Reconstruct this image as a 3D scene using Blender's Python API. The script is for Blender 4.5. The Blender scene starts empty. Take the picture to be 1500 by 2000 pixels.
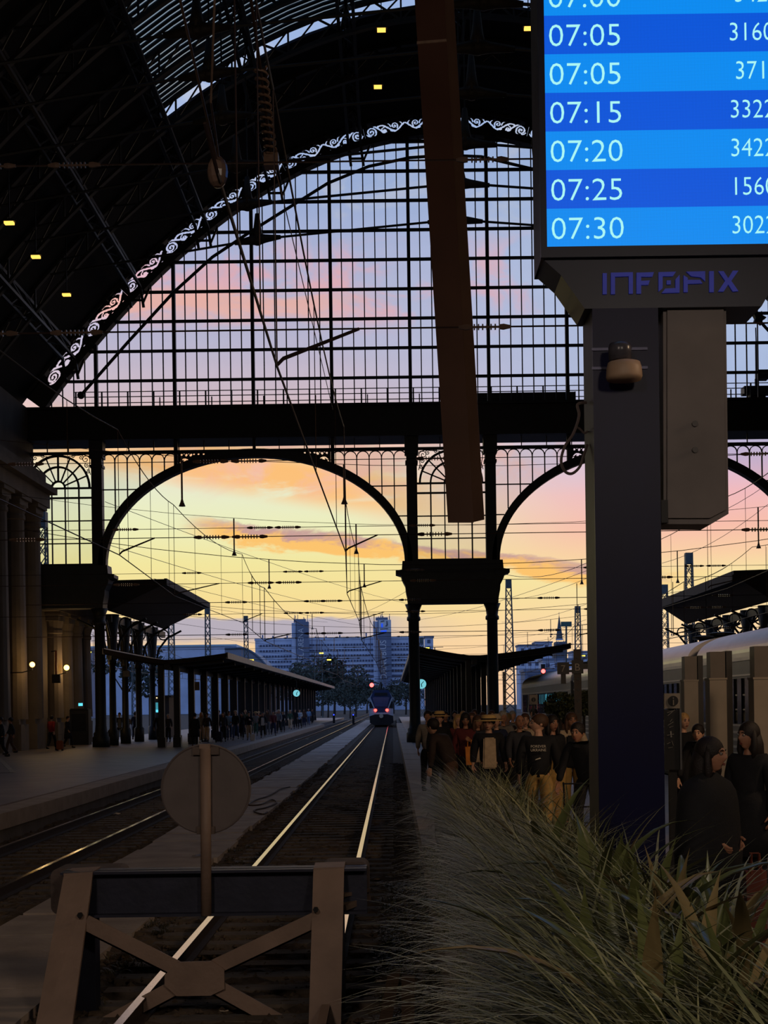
import bpy, bmesh, math, random
import numpy as np
from mathutils import Vector, Matrix, Euler
random.seed(7); rng = np.random.default_rng(7)
C = bpy.context.scene.collection
SC = bpy.context.scene
PI = math.pi

# ------------------------------------------------------------------ camera
F = 2800.0            # focal length in px of the 1500x2000 frame
HC = 2.0              # eye height above the platform (z = 0)
ROLL = math.radians(0.8)
VX, VY = 767.0, 1377.0   # where the tracks vanish
cd = bpy.data.cameras.new('camera'); cam = bpy.data.objects.new('camera', cd); C.objects.link(cam)
cd.sensor_fit = 'AUTO'; cd.sensor_width = 36.0; cd.lens = 36.0 * F / 2000.0
cd.shift_x = (750 - VX) / 2000.0; cd.shift_y = (VY - 1000) / 2000.0
cd.clip_start = 0.05; cd.clip_end = 6000
cam.matrix_world = Matrix.Translation((0, 0, HC)) @ Matrix.Rotation(PI / 2, 4, 'X') @ Matrix.Rotation(-ROLL, 4, 'Z')
SC.camera = cam
SC.view_settings.view_transform = 'Standard'; SC.view_settings.look = 'None'
SC.view_settings.gamma = 1.0; SC.view_settings.use_curve_mapping = False
SC.view_settings.exposure = 0.0

CR, SR = math.cos(ROLL), math.sin(ROLL)
def uv(px, py):
    dx, dy = px - VX, VY - py
    return dx * CR + dy * SR, -dx * SR + dy * CR
def at(px, py, Y):
    u, v = uv(px, py); return Vector((u * Y / F, Y, HC + v * Y / F))
def onz(px, py, z):
    u, v = uv(px, py); Y = (z - HC) * F / v; return Vector((u * Y / F, Y, z))

def lin(c):
    return tuple(((x / 255) / 12.92 if x / 255 <= 0.04045 else ((x / 255 + 0.055) / 1.055) ** 2.4) for x in c)

# ------------------------------------------------------------------ sky
def make_world():
    w = bpy.data.worlds.new('sky'); SC.world = w; w.use_nodes = True
    nt = w.node_tree; N = nt.nodes; L = nt.links; N.clear()
    out = N.new('ShaderNodeOutputWorld'); bg = N.new('ShaderNodeBackground'); L.new(bg.outputs[0], out.inputs[0])
    tc = N.new('ShaderNodeTexCoord'); sp = N.new('ShaderNodeSeparateXYZ'); L.new(tc.outputs['Generated'], sp.inputs[0])
    def M(op, a, b=None, c=None, clamp=False):
        n = N.new('ShaderNodeMath'); n.operation = op; n.use_clamp = clamp
        for i, x in enumerate((a, b, c)):
            if x is None: continue
            if isinstance(x, (int, float)): n.inputs[i].default_value = x
            else: L.new(x, n.inputs[i])
        return n.outputs[0]
    def sstep(x, a, b):
        n = N.new('ShaderNodeMapRange'); n.interpolation_type = 'SMOOTHSTEP'
        L.new(x, n.inputs[0]); n.inputs[1].default_value = a; n.inputs[2].default_value = b
        return n.outputs[0]
    def bump(x, a, b, c, d):
        return M('MULTIPLY', sstep(x, a, b), M('SUBTRACT', 1.0, sstep(x, c, d)))
    def mix(f, a, b):
        n = N.new('ShaderNodeMix'); n.data_type = 'RGBA'; n.clamp_factor = True
        if isinstance(f, (int, float)): n.inputs[0].default_value = f
        else: L.new(f, n.inputs[0])
        for i, x in ((6, a), (7, b)):
            if isinstance(x, tuple): n.inputs[i].default_value = (*lin(x), 1)
            else: L.new(x, n.inputs[i])
        return n.outputs[2]
    az = M('ARCTAN2', sp.outputs[0], sp.outputs[1]); el = M('ARCSINE', sp.outputs[2])
    def ramp(stops):
        r = N.new('ShaderNodeValToRGB'); cr = r.color_ramp; cr.interpolation = 'EASE'
        cr.interpolation = 'LINEAR'
        e = cr.elements
        for i, (p, c) in enumerate(stops):
            q = e[i] if i < 2 else e.new(p)
            q.position = p; q.color = (*lin(c), 1)
        L.new(M('MULTIPLY', el, 1 / 0.7, clamp=True), r.inputs[0]); return r.outputs[0]
    k = 1 / 0.7
    left = ramp([(0, (238, 192, 152)), (.045*k, (250, 212, 160)), (.075*k, (247, 222, 150)), (.10*k, (243, 231, 160)), (.125*k, (237, 238, 188)),
                 (.15*k, (232, 236, 205)), (.17*k, (243, 225, 190)), (.185*k, (250, 206, 178)), (.212*k, (222, 199, 208)), (.25*k, (198, 194, 219)),
                 (.30*k, (188, 192, 224)), (.34*k, (168, 186, 226)), (.42*k, (160, 184, 226)), (1.0, (104, 134, 190))])
    right = ramp([(0, (250, 206, 170)), (.055*k, (250, 216, 165)), (.085*k, (247, 228, 165)), (.10*k, (250, 208, 165)), (.12*k, (247, 190, 172)),
                  (.142*k, (240, 186, 190)), (.16*k, (216, 188, 214)), (.185*k, (190, 194, 228)), (.22*k, (184, 200, 234)), (.29*k, (188, 204, 236)), (.37*k, (168, 190, 229)), (1.0, (104, 134, 190))])
    back = ramp([(0, (158, 168, 204)), (.12*k, (156, 170, 214)), (.3*k, (134, 158, 208)), (1.0, (108, 138, 194))])
    # cloud texture on the sky dome: streaks flattened along the horizon
    cv = N.new('ShaderNodeCombineXYZ'); L.new(az, cv.inputs[0]); L.new(el, cv.inputs[1])
    def noise(sx, sy, scale, detail=6, rough=.58, off=0.0, dist=0.0):
        m = N.new('ShaderNodeMapping'); L.new(cv.outputs[0], m.inputs[0]); m.inputs['Scale'].default_value = (sx, sy, 1); m.inputs['Location'].default_value = (off, off * .7, off)
        n = N.new('ShaderNodeTexNoise'); L.new(m.outputs[0], n.inputs['Vector']); n.inputs['Scale'].default_value = scale
        n.inputs['Detail'].default_value = detail; n.inputs['Roughness'].default_value = rough; n.inputs['Distortion'].default_value = dist
        return n.outputs['Fac']
    wob = M('MULTIPLY', M('SUBTRACT', noise(1, 1, 7, 3), .5), .16)
    azw = M('ADD', az, wob)
    col = mix(sstep(azw, -.07, .19), left, right)
    ab = M('ABSOLUTE', az)
    n1 = noise(5, 18, 2.2, 8, .6, 3.1, .6)      # long streaks
    n2 = noise(9, 26, 2.0, 8, .62, 8.3, .4)
    n3 = noise(6, 12, 3.0, 8, .62, 15.7, .8)
    # high pink drifts
    pk = M('MULTIPLY', bump(el, .245, .275, .295, .325), M('MULTIPLY', sstep(n3, .45, .64), bump(az, -.45, -.12, .0, .25)))
    col = mix(M('MULTIPLY', pk, .85), col, (243, 184, 190))
    pk2 = M('MULTIPLY', bump(el, .255, .268, .276, .288), M('MULTIPLY', sstep(n1, .38, .58), bump(az, -.5, -.17, -.07, .02)))
    col = mix(M('MULTIPLY', pk2, .9), col, (250, 190, 176))
    # soft grey-white drifts higher up
    wh = M('MULTIPLY', bump(el, .30, .345, .40, .47), sstep(n3, .50, .66))
    col = mix(M('MULTIPLY', wh, .55), col, (206, 208, 218))
    # orange sheet above the sunrise
    tilt = M('ADD', el, M('MULTIPLY', az, .16))
    o1 = M('MULTIPLY', bump(tilt, .124, .141, .152, .172), M('MULTIPLY', bump(az, -.42, -.13, -.05, .10), sstep(n1, .30, .52)))
    col = mix(M('MULTIPLY', o1, .95), col, (253, 190, 116))
    o3 = M('MULTIPLY', bump(el, .137, .16, .19, .215), M('MULTIPLY', bump(az, -.20, -.08, .05, .17), sstep(n3, .40, .62)))
    col = mix(M('MULTIPLY', o3, .75), col, (243, 188, 172))
    # narrow mauve bar with a lit underside, sinking to the right
    ln = M('SUBTRACT', M('ADD', el, M('MULTIPLY', azw, .13)), .1065)
    ln = M('ADD', ln, M('MULTIPLY', M('SUBTRACT', n2, .5), .030))
    lnm = bump(az, -.15, -.115, .10, .26)
    lit = M('MULTIPLY', M('MULTIPLY', bump(ln, -.0085, -.004, .003, .008), lnm), sstep(n1, .30, .46))
    col = mix(M('MULTIPLY', lit, .95), col, (253, 194, 106))
    dk = M('MULTIPLY', M('MULTIPLY', bump(ln, -.0005, .0025, .006, .0095), lnm), sstep(n2, .36, .54))
    col = mix(M('MULTIPLY', dk, .9), col, (194, 152, 152))
    # grey-lilac bank low over the roofs
    bn = M('ADD', el, M('MULTIPLY', M('SUBTRACT', n2, .5), .012))
    bk = M('MULTIPLY', bump(bn, .040, .050, .0595, .0625), M('SUBTRACT', 1.0, sstep(azw, -.06, .05)))
    col = mix(M('MULTIPLY', bk, .92), col, (176, 170, 188))
    col = mix(sstep(ab, .8, 2.2), col, back)
    below = sstep(el, -.02, -.002)
    col = mix(below, (70, 66, 66), col)
    L.new(col, bg.inputs[0]); bg.inputs[1].default_value = 1.0
make_world()

# ------------------------------------------------------------------ lamps of the hall (warm, behind and beside the camera)
def area(name, loc, target, size, power, col):
    l = bpy.data.lights.new(name, 'AREA'); l.shape = 'DISK'; l.size = size; l.energy = power; l.color = col
    o = bpy.data.objects.new(name, l); C.objects.link(o); o.location = loc
    o.rotation_euler = (Vector(target) - Vector(loc)).to_track_quat('-Z', 'Y').to_euler(); return o
WARM = (1.0, .80, .66)
area('hall_lamp', (-3.5, -4, 8), (-2, 14, 0), 1.6, 290, WARM)
area('hall_lamp', (5.5, -5, 8), (3, 12, 0), 1.6, 250, (1.0, .82, .66))
area('hall_lamp', (9.5, 12, 7.5), (5, 27, 1), 1.4, 330, (1.0, .68, .42))
area('hall_lamp', (-15, 30, 9), (-12, 46, 0), 1.4, 130, WARM)

# ------------------------------------------------------------------ materials
_mats = {}
def mat(name, rgb, rough=.6, metal=0.0, var=.18, scale=6.0, bump=0.0, bscale=None, emit=0.0, ecol=None, spec=.4, stretch=None, trans=0.0):
    if name in _mats: return _mats[name]
    m = bpy.data.materials.new(name); m.use_nodes = True; _mats[name] = m
    nt = m.node_tree; N = nt.nodes; L = nt.links
    b = N['Principled BSDF']; c = lin(rgb)
    b.inputs['Roughness'].default_value = rough; b.inputs['Metallic'].default_value = metal
    b.inputs['Specular IOR Level'].default_value = spec
    tc = N.new('ShaderNodeTexCoord'); src = tc.outputs['Object']
    if stretch:
        mp = N.new('ShaderNodeMapping'); mp.inputs['Scale'].default_value = stretch; L.new(src, mp.inputs[0]); src = mp.outputs[0]
    if var > 0:
        n = N.new('ShaderNodeTexNoise'); n.inputs['Scale'].default_value = scale; n.inputs['Detail'].default_value = 6; L.new(src, n.inputs['Vector'])
        r = N.new('ShaderNodeValToRGB'); r.color_ramp.elements[0].position = .3; r.color_ramp.elements[1].position = .72
        r.color_ramp.elements[0].color = (*[x * (1 - var) for x in c], 1); r.color_ramp.elements[1].color = (*[min(1, x * (1 + var)) for x in c], 1)
        L.new(n.outputs['Fac'], r.inputs[0]); L.new(r.outputs[0], b.inputs['Base Color'])
    else:
        b.inputs['Base Color'].default_value = (*c, 1)
    if bump > 0:
        n2 = N.new('ShaderNodeTexNoise'); n2.inputs['Scale'].default_value = bscale or scale * 4; n2.inputs['Detail'].default_value = 8; L.new(src, n2.inputs['Vector'])
        bp = N.new('ShaderNodeBump'); bp.inputs['Strength'].default_value = bump; bp.inputs['Distance'].default_value = .03
        L.new(n2.outputs['Fac'], bp.inputs['Height']); L.new(bp.outputs[0], b.inputs['Normal'])
    if emit > 0:
        b.inputs['Emission Color'].default_value = (*lin(ecol or rgb), 1); b.inputs['Emission Strength'].default_value = emit
    return m
def glass(name, tint=(251, 252, 253), gloss=.03):
    if name in _mats: return _mats[name]
    m = bpy.data.materials.new(name); m.use_nodes = True; _mats[name] = m
    nt = m.node_tree; N = nt.nodes; L = nt.links; N.clear()
    o = N.new('ShaderNodeOutputMaterial'); t = N.new('ShaderNodeBsdfTransparent'); g = N.new('ShaderNodeBsdfGlossy'); x = N.new('ShaderNodeMixShader')
    n = N.new('ShaderNodeTexNoise'); n.inputs['Scale'].default_value = .8; n.inputs['Detail'].default_value = 5
    r = N.new('ShaderNodeValToRGB'); r.color_ramp.elements[0].color = (*[q * .95 for q in lin(tint)], 1); r.color_ramp.elements[1].color = (*lin(tint), 1)
    tc = N.new('ShaderNodeTexCoord'); L.new(tc.outputs['Object'], n.inputs['Vector']); L.new(n.outputs['Fac'], r.inputs[0]); L.new(r.outputs[0], t.inputs[0])
    g.inputs['Roughness'].default_value = .08; x.inputs[0].default_value = gloss
    L.new(t.outputs[0], x.inputs[1]); L.new(g.outputs[0], x.inputs[2]); L.new(x.outputs[0], o.inputs[0])
    return m

# ------------------------------------------------------------------ mesh helpers
class MB:
    def __init__(s): s.v = []; s.f = []; s.m = []
    def add(s, vs, fs, mi=0):
        o = len(s.v); s.v.extend([tuple(p) for p in vs]); s.f.extend([tuple(i + o for i in q) for q in fs]); s.m.extend([mi] * len(fs)); return s
    def box(s, x0, x1, y0, y1, z0, z1, mi=0):
        vs = [(x, y, z) for z in (z0, z1) for y in (y0, y1) for x in (x0, x1)]
        return s.add(vs, [(0, 2, 3, 1), (4, 5, 7, 6), (0, 1, 5, 4), (2, 6, 7, 3), (0, 4, 6, 2), (1, 3, 7, 5)], mi)
    def hexa(s, p8, mi=0):   # bottom quad then top quad, same winding
        return s.add(p8, [(3, 2, 1, 0), (4, 5, 6, 7), (0, 1, 5, 4), (1, 2, 6, 5), (2, 3, 7, 6), (3, 0, 4, 7)], mi)
    def bar(s, a, b, w, h=None, mi=0, up=(0, 0, 1)):
        a, b = Vector(a), Vector(b); h = h or w; d = b - a
        if d.length < 1e-6: return s
        d.normalize(); upv = Vector(up)
        if abs(d.dot(upv)) > .98: upv = Vector((0, 1, 0))
        r = d.cross(upv).normalized() * (w / 2); t = r.cross(d).normalized() * (h / 2)
        return s.hexa([a - r - t, a + r - t, a + r + t, a - r + t, b - r - t, b + r - t, b + r + t, b - r + t], mi)
    def tube(s, pts, r, n=6, mi=0, cap=True):
        pts = [Vector(p) for p in pts]; rs = r if isinstance(r, (list, tuple)) else [r] * len(pts)
        o = len(s.v); up = Vector((0, 0, 1)); prev = None
        for i, p in enumerate(pts):
            d = (pts[min(i + 1, len(pts) - 1)] - pts[max(i - 1, 0)])
            d = d.normalized() if d.length > 1e-9 else Vector((0, 0, 1))
            if prev is None:
                a = d.cross(up if abs(d.z) < .95 else Vector((1, 0, 0))).normalized()
            else:
                a = prev - d * prev.dot(d); a = a.normalized() if a.length > 1e-6 else d.orthogonal().normalized()
            prev = a; b = d.cross(a)
            for k in range(n):
                t = 2 * PI * k / n; q = p + (a * math.cos(t) + b * math.sin(t)) * rs[i]; s.v.append(tuple(q))
        for i in range(len(pts) - 1):
            for k in range(n):
                k2 = (k + 1) % n; s.f.append((o + i * n + k, o + i * n + k2, o + (i + 1) * n + k2, o + (i + 1) * n + k)); s.m.append(mi)
        if cap:
            s.f.append(tuple(o + k for k in range(n))[::-1]); s.f.append(tuple(o + (len(pts) - 1) * n + k for k in range(n))); s.m.extend([mi, mi])
        return s
    def lathe(s, prof, n=16, c=(0, 0, 0), mi=0, sx=1.0, sy=1.0):
        o = len(s.v)
        for r, z in prof:
            for k in range(n):
                t = 2 * PI * k / n; s.v.append((c[0] + r * math.cos(t) * sx, c[1] + r * math.sin(t) * sy, c[2] + z))
        for i in range(len(prof) - 1):
            for k in range(n):
                k2 = (k + 1) % n; s.f.append((o + i * n + k, o + i * n + k2, o + (i + 1) * n + k2, o + (i + 1) * n + k)); s.m.append(mi)
        s.f.append(tuple(o + k for k in range(n))[::-1]); s.f.append(tuple(o + (len(prof) - 1) * n + k for k in range(n))); s.m.extend([mi, mi])
        return s
    def prism(s, poly, y0, y1, mi=0):   # polygon in XZ extruded along Y
        n = len(poly); vs = [(x, y0, z) for x, z in poly] + [(x, y1, z) for x, z in poly]
        fs = [tuple(range(n)), tuple(range(2 * n - 1, n - 1, -1))] + [(i, i + n, (i + 1) % n + n, (i + 1) % n) for i in range(n)]
        return s.add(vs, fs, mi)
    def strip(s, top, bot, y0, y1, mi=0):   # band between two polylines in XZ, thick in Y
        n = len(top); o = len(s.v)
        for y in (y0, y1):
            for (x, z) in list(top) + list(bot): s.v.append((x, y, z))
        for i in range(n - 1):
            a, b, c_, d = o + i, o + i + 1, o + n + i + 1, o + n + i
            s.f += [(a, b, c_, d), (d + 2 * n, c_ + 2 * n, b + 2 * n, a + 2 * n), (a, a + 2 * n, b + 2 * n, b), (d, c_, c_ + 2 * n, d + 2 * n)]; s.m += [mi] * 4
        for a, d in ((o, o + n), (o + n - 1, o + 2 * n - 1)):
            s.f.append((a, d, d + 2 * n, a + 2 * n)); s.m.append(mi)
        return s
    def ball(s, c, r, n=10, m=7, mi=0, sc=(1, 1, 1)):
        prof = [(math.sin(PI * i / m) * r + 1e-4, -math.cos(PI * i / m) * r) for i in range(m + 1)]
        o = len(s.v); s.lathe(prof, n, (0, 0, 0), mi)
        for i in range(o, len(s.v)):
            x, y, z = s.v[i]; s.v[i] = (c[0] + x * sc[0], c[1] + y * sc[1], c[2] + z * sc[2])
        return s
    def mesh(s, name, off=None):
        me = bpy.data.meshes.new(name)
        vs = s.v if off is None else [(x - off[0], y - off[1], z - off[2]) for x, y, z in s.v]
        me.from_pydata(vs, [], s.f); return me
    def build(s, name, mats, parent=None, smooth=False, label=None, cat=None, group=None, kind=None):
        mats = mats if isinstance(mats, (list, tuple)) else [mats]
        if parent is not None: off = woff(parent)
        else:
            a = np.array(s.v); off = ((a[:, 0].min() + a[:, 0].max()) / 2, (a[:, 1].min() + a[:, 1].max()) / 2, a[:, 2].min())
        me = s.mesh(name, off)
        for x in mats: me.materials.append(x)
        if len(mats) > 1: me.polygons.foreach_set('material_index', s.m)
        if smooth: me.polygons.foreach_set('use_smooth', [True] * len(me.polygons))
        o = bpy.data.objects.new(name, me); C.objects.link(o)
        if parent is not None: o.parent = parent
        else: o.location = off
        tag(o, label, cat, group, kind); return o
def woff(o):
    v = Vector((0, 0, 0))
    while o is not None: v += Vector(o.location); o = o.parent
    return v
def tag(o, label=None, cat=None, group=None, kind=None):
    if label: o['label'] = label
    if cat: o['category'] = cat
    if group: o['group'] = group
    if kind: o['kind'] = kind
    return o
def root(name, loc, label=None, cat=None, group=None, kind=None, rz=0.0):
    o = bpy.data.objects.new(name, None); C.objects.link(o); o.location = loc; o.rotation_euler = (0, 0, rz); o.empty_display_size = .2
    return tag(o, label, cat, group, kind)
def put(me, name, parent=None, loc=(0, 0, 0), rot=(0, 0, 0), sc=(1, 1, 1), mats=None):
    o = bpy.data.objects.new(name, me); C.objects.link(o); o.location = loc; o.rotation_euler = rot; o.scale = sc
    if parent is not None: o.parent = parent
    if mats:
        for i, mm in enumerate(mats):
            o.material_slots[i].link = 'OBJECT'; o.material_slots[i].material = mm
    return o
def copy_tree(o, parent=None):
    c = o.copy(); C.objects.link(c)
    if parent is not None: c.parent = parent
    for ch in list(o.children): copy_tree(ch, c)
    return c
def text_mesh(txt, size, align='LEFT', extrude=0.004, sx=1.0, thin=0.0):
    cu = bpy.data.curves.new('lettering', 'FONT'); cu.body = txt; cu.size = size; cu.align_x = align; cu.extrude = extrude; cu.resolution_u = 3; cu.offset = -thin
    o = bpy.data.objects.new('lettering', cu); C.objects.link(o)
    dg = bpy.context.evaluated_depsgraph_get(); me = bpy.data.meshes.new_from_object(o.evaluated_get(dg))
    bpy.data.objects.remove(o)
    if sx != 1.0: me.transform(Matrix.Diagonal((sx, 1, 1, 1)))
    return me
def put_text(txt, size, loc, m, parent, align='LEFT', rot=(PI / 2, 0, 0), sx=1.0, name='lettering', thin=0.0):
    me = text_mesh(txt, size, align, sx=sx, thin=thin); me.materials.clear(); me.materials.append(m)
    return put(me, name, parent, Vector(loc) - woff(parent), rot)
def samp(fn, a, b, n): return [fn(a + (b - a) * i / n) for i in range(n + 1)]

IRON = mat('dark_green_iron', (30, 33, 34), .55, .0, .25, 3)
IRON2 = mat('black_iron', (22, 22, 24), .5, .2, .2, 3)
STEEL = mat('grey_steel', (92, 92, 94), .45, .6, .15, 8)
WIRE = mat('bronze_wire', (62, 48, 44), .5, .5, .1, 20)
INSUL = mat('brown_porcelain', (92, 74, 64), .3, 0, .15, 15)
ROOFM = mat('roof_boards', (24, 25, 29), .85, 0, .25, 1.5)
STONE = mat('wall_plaster', (104, 96, 88), .85, 0, .18, .8, .25, 6)
STONE2 = mat('pilaster_stone', (122, 112, 102), .8, 0, .15, 1.2, .2, 8)
GLASS = glass('window_glass')
# ------------------------------------------------------------------ ground, platforms
ZR = -0.35       # rail head
ZG = -0.55       # ballast level
YG = 76.0        # the glazed end screen of the hall
S = YG / F       # metres per px on that plane
UC = 120.0       # hall axis, px on that plane
XC = UC * S
GRND = mat('dark_ballast_ground', (58, 52, 47), .95, 0, .4, 2.5, .6, 20)
ASPH = mat('worn_asphalt', (112, 102, 98), .5, 0, .22, .9, .12, 12, spec=.35)
KERB = mat('kerb_concrete', (148, 132, 118), .75, 0, .22, 2, .25, 14)
SLAB = mat('concrete_slab', (160, 147, 137), .8, 0, .25, 1.6, .3, 16)
YEL = mat('yellow_paint', (196, 140, 40), .6, 0, .2, 5)
MB().box(-400, 400, 8, 3000, -1.2, ZG - .12).build('ground', GRND, kind='structure')
MB().box(-19.3, 25.8, -30, 8.0, -1.2, 0).build('floor', ASPH, kind='structure')

def platform(x0, x1, y0, y1, edge, name='platform'):
    p = MB().box(x0, x1, y0, y1, -1.2, 0).build(name, ASPH, kind='structure'); return p
PL = platform(-19.3, -8.15, 8, 240, 0)
PR = platform(1.0, 7.4, 8, 240, 0)
PR2 = platform(11.6, 16.5, 8, 240, 0)
# kerb stones along both track edges
ks = MB().box(-.3, .3, -.99, .99, -.30, .012).mesh('kerb_stone')
ks.materials.append(KERB)
for i in range(75):
    y = 9.0 + 2.0 * i
    put(ks, 'kerb_stone', PL, Vector((-7.85, y, rng.uniform(-.004, .006))) - woff(PL), (0, 0, rng.uniform(-.002, .002)))
    put(ks, 'kerb_stone', PR, Vector((.69, y, rng.uniform(-.004, .006))) - woff(PR))
ED = mat('platform_face', (86, 78, 72), .85, 0, .3, 1.5, .3, 10)
MB().box(-8.2, -7.62, 8, 240, -1.2, -.29).build('platform_wall', ED, PL)
MB().box(.5, 1.0, 8, 240, -1.2, -.29).build('platform_wall', ED, PR)
MB().box(-8.3, -8.17, 8, 160, -.002, .006).build('guide_line', mat('worn_line', (92, 70, 52), .7, 0, .3, 3), PL)
sl = MB().box(-.49, .49, -.49, .49, -.02, .008).mesh('paving_slab'); sl.materials.append(SLAB)
for i in range(46):
    for j in range(2):
        put(sl, 'paving_slab', PR, Vector((1.5 + j, 14.5 + i, rng.uniform(-.003, .004))) - woff(PR), (0, 0, rng.uniform(-.004, .004)))
for i in range(40):
    y = 15 + i * 1.6
    MB().box(1.42, 1.70, y, y + 1.5, .0, .014).build('warning_strip', YEL, PR)
LINE = mat('pale_line', (150, 138, 124), .6, 0, .25, 6)
MB().bar((-16.5, 60, .003), (-12.2, 46, .003), .16, .01).build('floor_line', LINE, PL)
MB().bar((-19, 44, .003), (-12.2, 46, .003), .05, .01).build('floor_line', mat('dark_joint', (40, 36, 34), .8), PL)

# ------------------------------------------------------------------ tracks
RAILM = mat('rail_steel', (196, 190, 184), .16, 1.0, .08, 30)
RAILS = mat('rail_side_rust', (46, 36, 30), .8, .2, .25, 12)
SLP = mat('sleeper_concrete', (84, 74, 64), .9, 0, .3, 4, .5, 16)
def rail_mesh(x, y0, y1):
    b = MB(); z = ZR
    b.prism([(x - .07, z - .17), (x + .07, z - .17), (x + .07, z - .15), (x + .012, z - .13), (x + .012, z - .04), (x + .034, z - .03), (x + .034, z - .006), (x - .034, z - .006), (x - .034, z - .03), (x - .012, z - .04), (x - .012, z - .13), (x - .07, z - .15)], y0, y1, 0)
    b.box(x - .034, x + .034, y0, y1, z - .006, z, 1); return b
slm = MB().box(-1.3, 1.3, -.13, .13, -.16, .0).mesh('sleeper'); slm.materials.append(SLP)
def track(xc, y0, y1, label, near=True):
    t = root('railway_track', (xc, y0, ZG), label, 'track')
    for sx in (-.76, .76): rail_mesh(xc + sx, y0, y1).build('rail', [RAILS, RAILM], t)
    if near:
        y = y0 + .4
        while y < 62:
            put(slm, 'sleeper', t, Vector((xc + rng.uniform(-.03, .03), y, ZR - .165)) - woff(t), (0, 0, rng.uniform(-.01, .01))); y += .62
        b = MB()
        while y < 170: b.box(xc - 1.3, xc + 1.3, y - .13, y + .13, ZR - .3, ZR - .17); y += .62
        b.build('distant_sleepers', SLP, t, kind='stuff')
    return t
track(-1.32, 10.6, 420, 'railway track running from the buffer stop to the departing train')
track(-6.03, 8.4, 420, 'railway track running beside the kerb of the platform with the pillars')
track(9.45, 9, 400, 'railway track under the grey corrugated coaches', False)

# ballast: lumpy bed plus loose stones
BAL = mat('brown_ballast', (74, 62, 50), .95, 0, .45, 7, .5, 30)
def ballast(x0, x1, y0, y1, dx):
    nx, ny = int((x1 - x0) / dx), int((y1 - y0) / dx)
    gx, gy = np.meshgrid(np.linspace(x0, x1, nx), np.linspace(y0, y1, ny))
    z = ZG + rng.uniform(-.035, .045, gx.shape) + .03 * np.sin(gx * 3.1 + gy * .7) * np.sin(gy * 1.3)
    vs = np.stack([gx, gy, z], -1).reshape(-1, 3).tolist()
    fs = [(j * nx + i, j * nx + i + 1, (j + 1) * nx + i + 1, (j + 1) * nx + i) for j in range(ny - 1) for i in range(nx - 1)]
    b = MB().add(vs, fs)
    oc = [(1, 0, 0), (-1, 0, 0), (0, 1, 0), (0, -1, 0), (0, 0, 1), (0, 0, -1)]
    of = [(0, 2, 4), (2, 1, 4), (1, 3, 4), (3, 0, 4), (2, 0, 5), (1, 2, 5), (3, 1, 5), (0, 3, 5)]
    for k in range(9000):
        x = rng.uniform(x0, x1); y = y0 + (y1 - y0) * rng.uniform(0, 1) ** 1.8; r = rng.uniform(.022, .05)
        b.add([(x + p[0] * r * rng.uniform(.6, 1.2), y + p[1] * r * rng.uniform(.6, 1.2), ZG + .02 + p[2] * r * rng.uniform(.5, 1)) for p in oc], of)
    return b.build('ballast', BAL, label='brown stone ballast lying between and around the rails', cat='ballast', kind='stuff')
ballast(-7.6, .5, 8.4, 62, .11)
MB().box(-7.6, .5, 62, 420, -1, ZG).build('distant_ballast', BAL, kind='structure')

# slab walkway between the two tracks
wk = root('slab_walkway', (-3.72, 9, ZG), kind='structure')
for i in range(70):
    y = 9.6 + i * 1.55
    h = .085 + rng.uniform(-.012, .012)
    MB().box(-4.5 + rng.uniform(-.05, .05), -2.95 + rng.uniform(-.05, .05), y, y + 1.5, ZG - .05, ZG + h).build('slab', SLAB, wk)
MB().box(-4.5, -2.95, 118, 240, ZG - .05, ZG + .085).build('distant_slabs', SLAB, wk, kind='stuff')

# ------------------------------------------------------------------ gate plane helpers (end screen)
def g(u, v, dy=0.0): return Vector((u * S, YG + dy, HC + v * S))
def arch_v(u): return 1110.5 - .000839 * (u - UC) ** 2
def gbar(mb, u0, v0, u1, v1, w, d=.16, dy=0.0, mi=0):
    return mb.bar(g(u0, v0, dy), g(u1, v1, dy), w * S, d, mi, up=(0, 1, 0)) if False else mb.bar(g(u0, v0, dy), g(u1, v1, dy), d, w * S, mi, up=(0, 1, 0)) if abs(u1 - u0) < 1e-6 else _gb(mb, u0, v0, u1, v1, w, d, dy, mi)
def _gb(mb, u0, v0, u1, v1, w, d, dy, mi):
    a, b = g(u0, v0, dy), g(u1, v1, dy); t = (b - a).normalized(); n = Vector((-t.z, 0, t.x)) * (w * S / 2); h = Vector((0, d / 2, 0))
    return mb.hexa([a - n - h, a + n - h, a + n + h, a - n + h, b - n - h, b + n - h, b + n + h, b - n + h], mi)
def vbar(mb, u, v0, v1, w, d=.16, dy=0.0, mi=0): return mb.box((u - w / 2) * S, (u + w / 2) * S, YG + dy - d / 2, YG + dy + d / 2, HC + v0 * S, HC + v1 * S, mi)
def hbar(mb, u0, u1, v, w, d=.16, dy=0.0, mi=0): return mb.box(u0 * S, u1 * S, YG + dy - d / 2, YG + dy + d / 2, HC + (v - w / 2) * S, HC + (v + w / 2) * S, mi)
VB0, VB1 = 521.5, 586.0       # deep beam under the fan
BAY = 153.4; TH = BAY / 7
HALF = 792.0

# --- deep beam, with flanges
tr = MB().box((UC - HALF - 60) * S, (UC + HALF + 60) * S, YG - .5, YG + 2.3, HC + (VB0 + 3) * S, HC + (VB1 - 4) * S).build('trim_1', IRON2, kind='structure')
MB().box((UC - HALF - 60) * S, (UC + HALF + 60) * S, YG - .7, YG + 2.7, HC + (VB1 - 5) * S, HC + VB1 * S).build('flange', IRON2, tr)
MB().box((UC - HALF - 60) * S, (UC + HALF + 60) * S, YG - .7, YG + 1.1, HC + VB0 * S, HC + (VB0 + 4) * S).build('flange', IRON2, tr)

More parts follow.
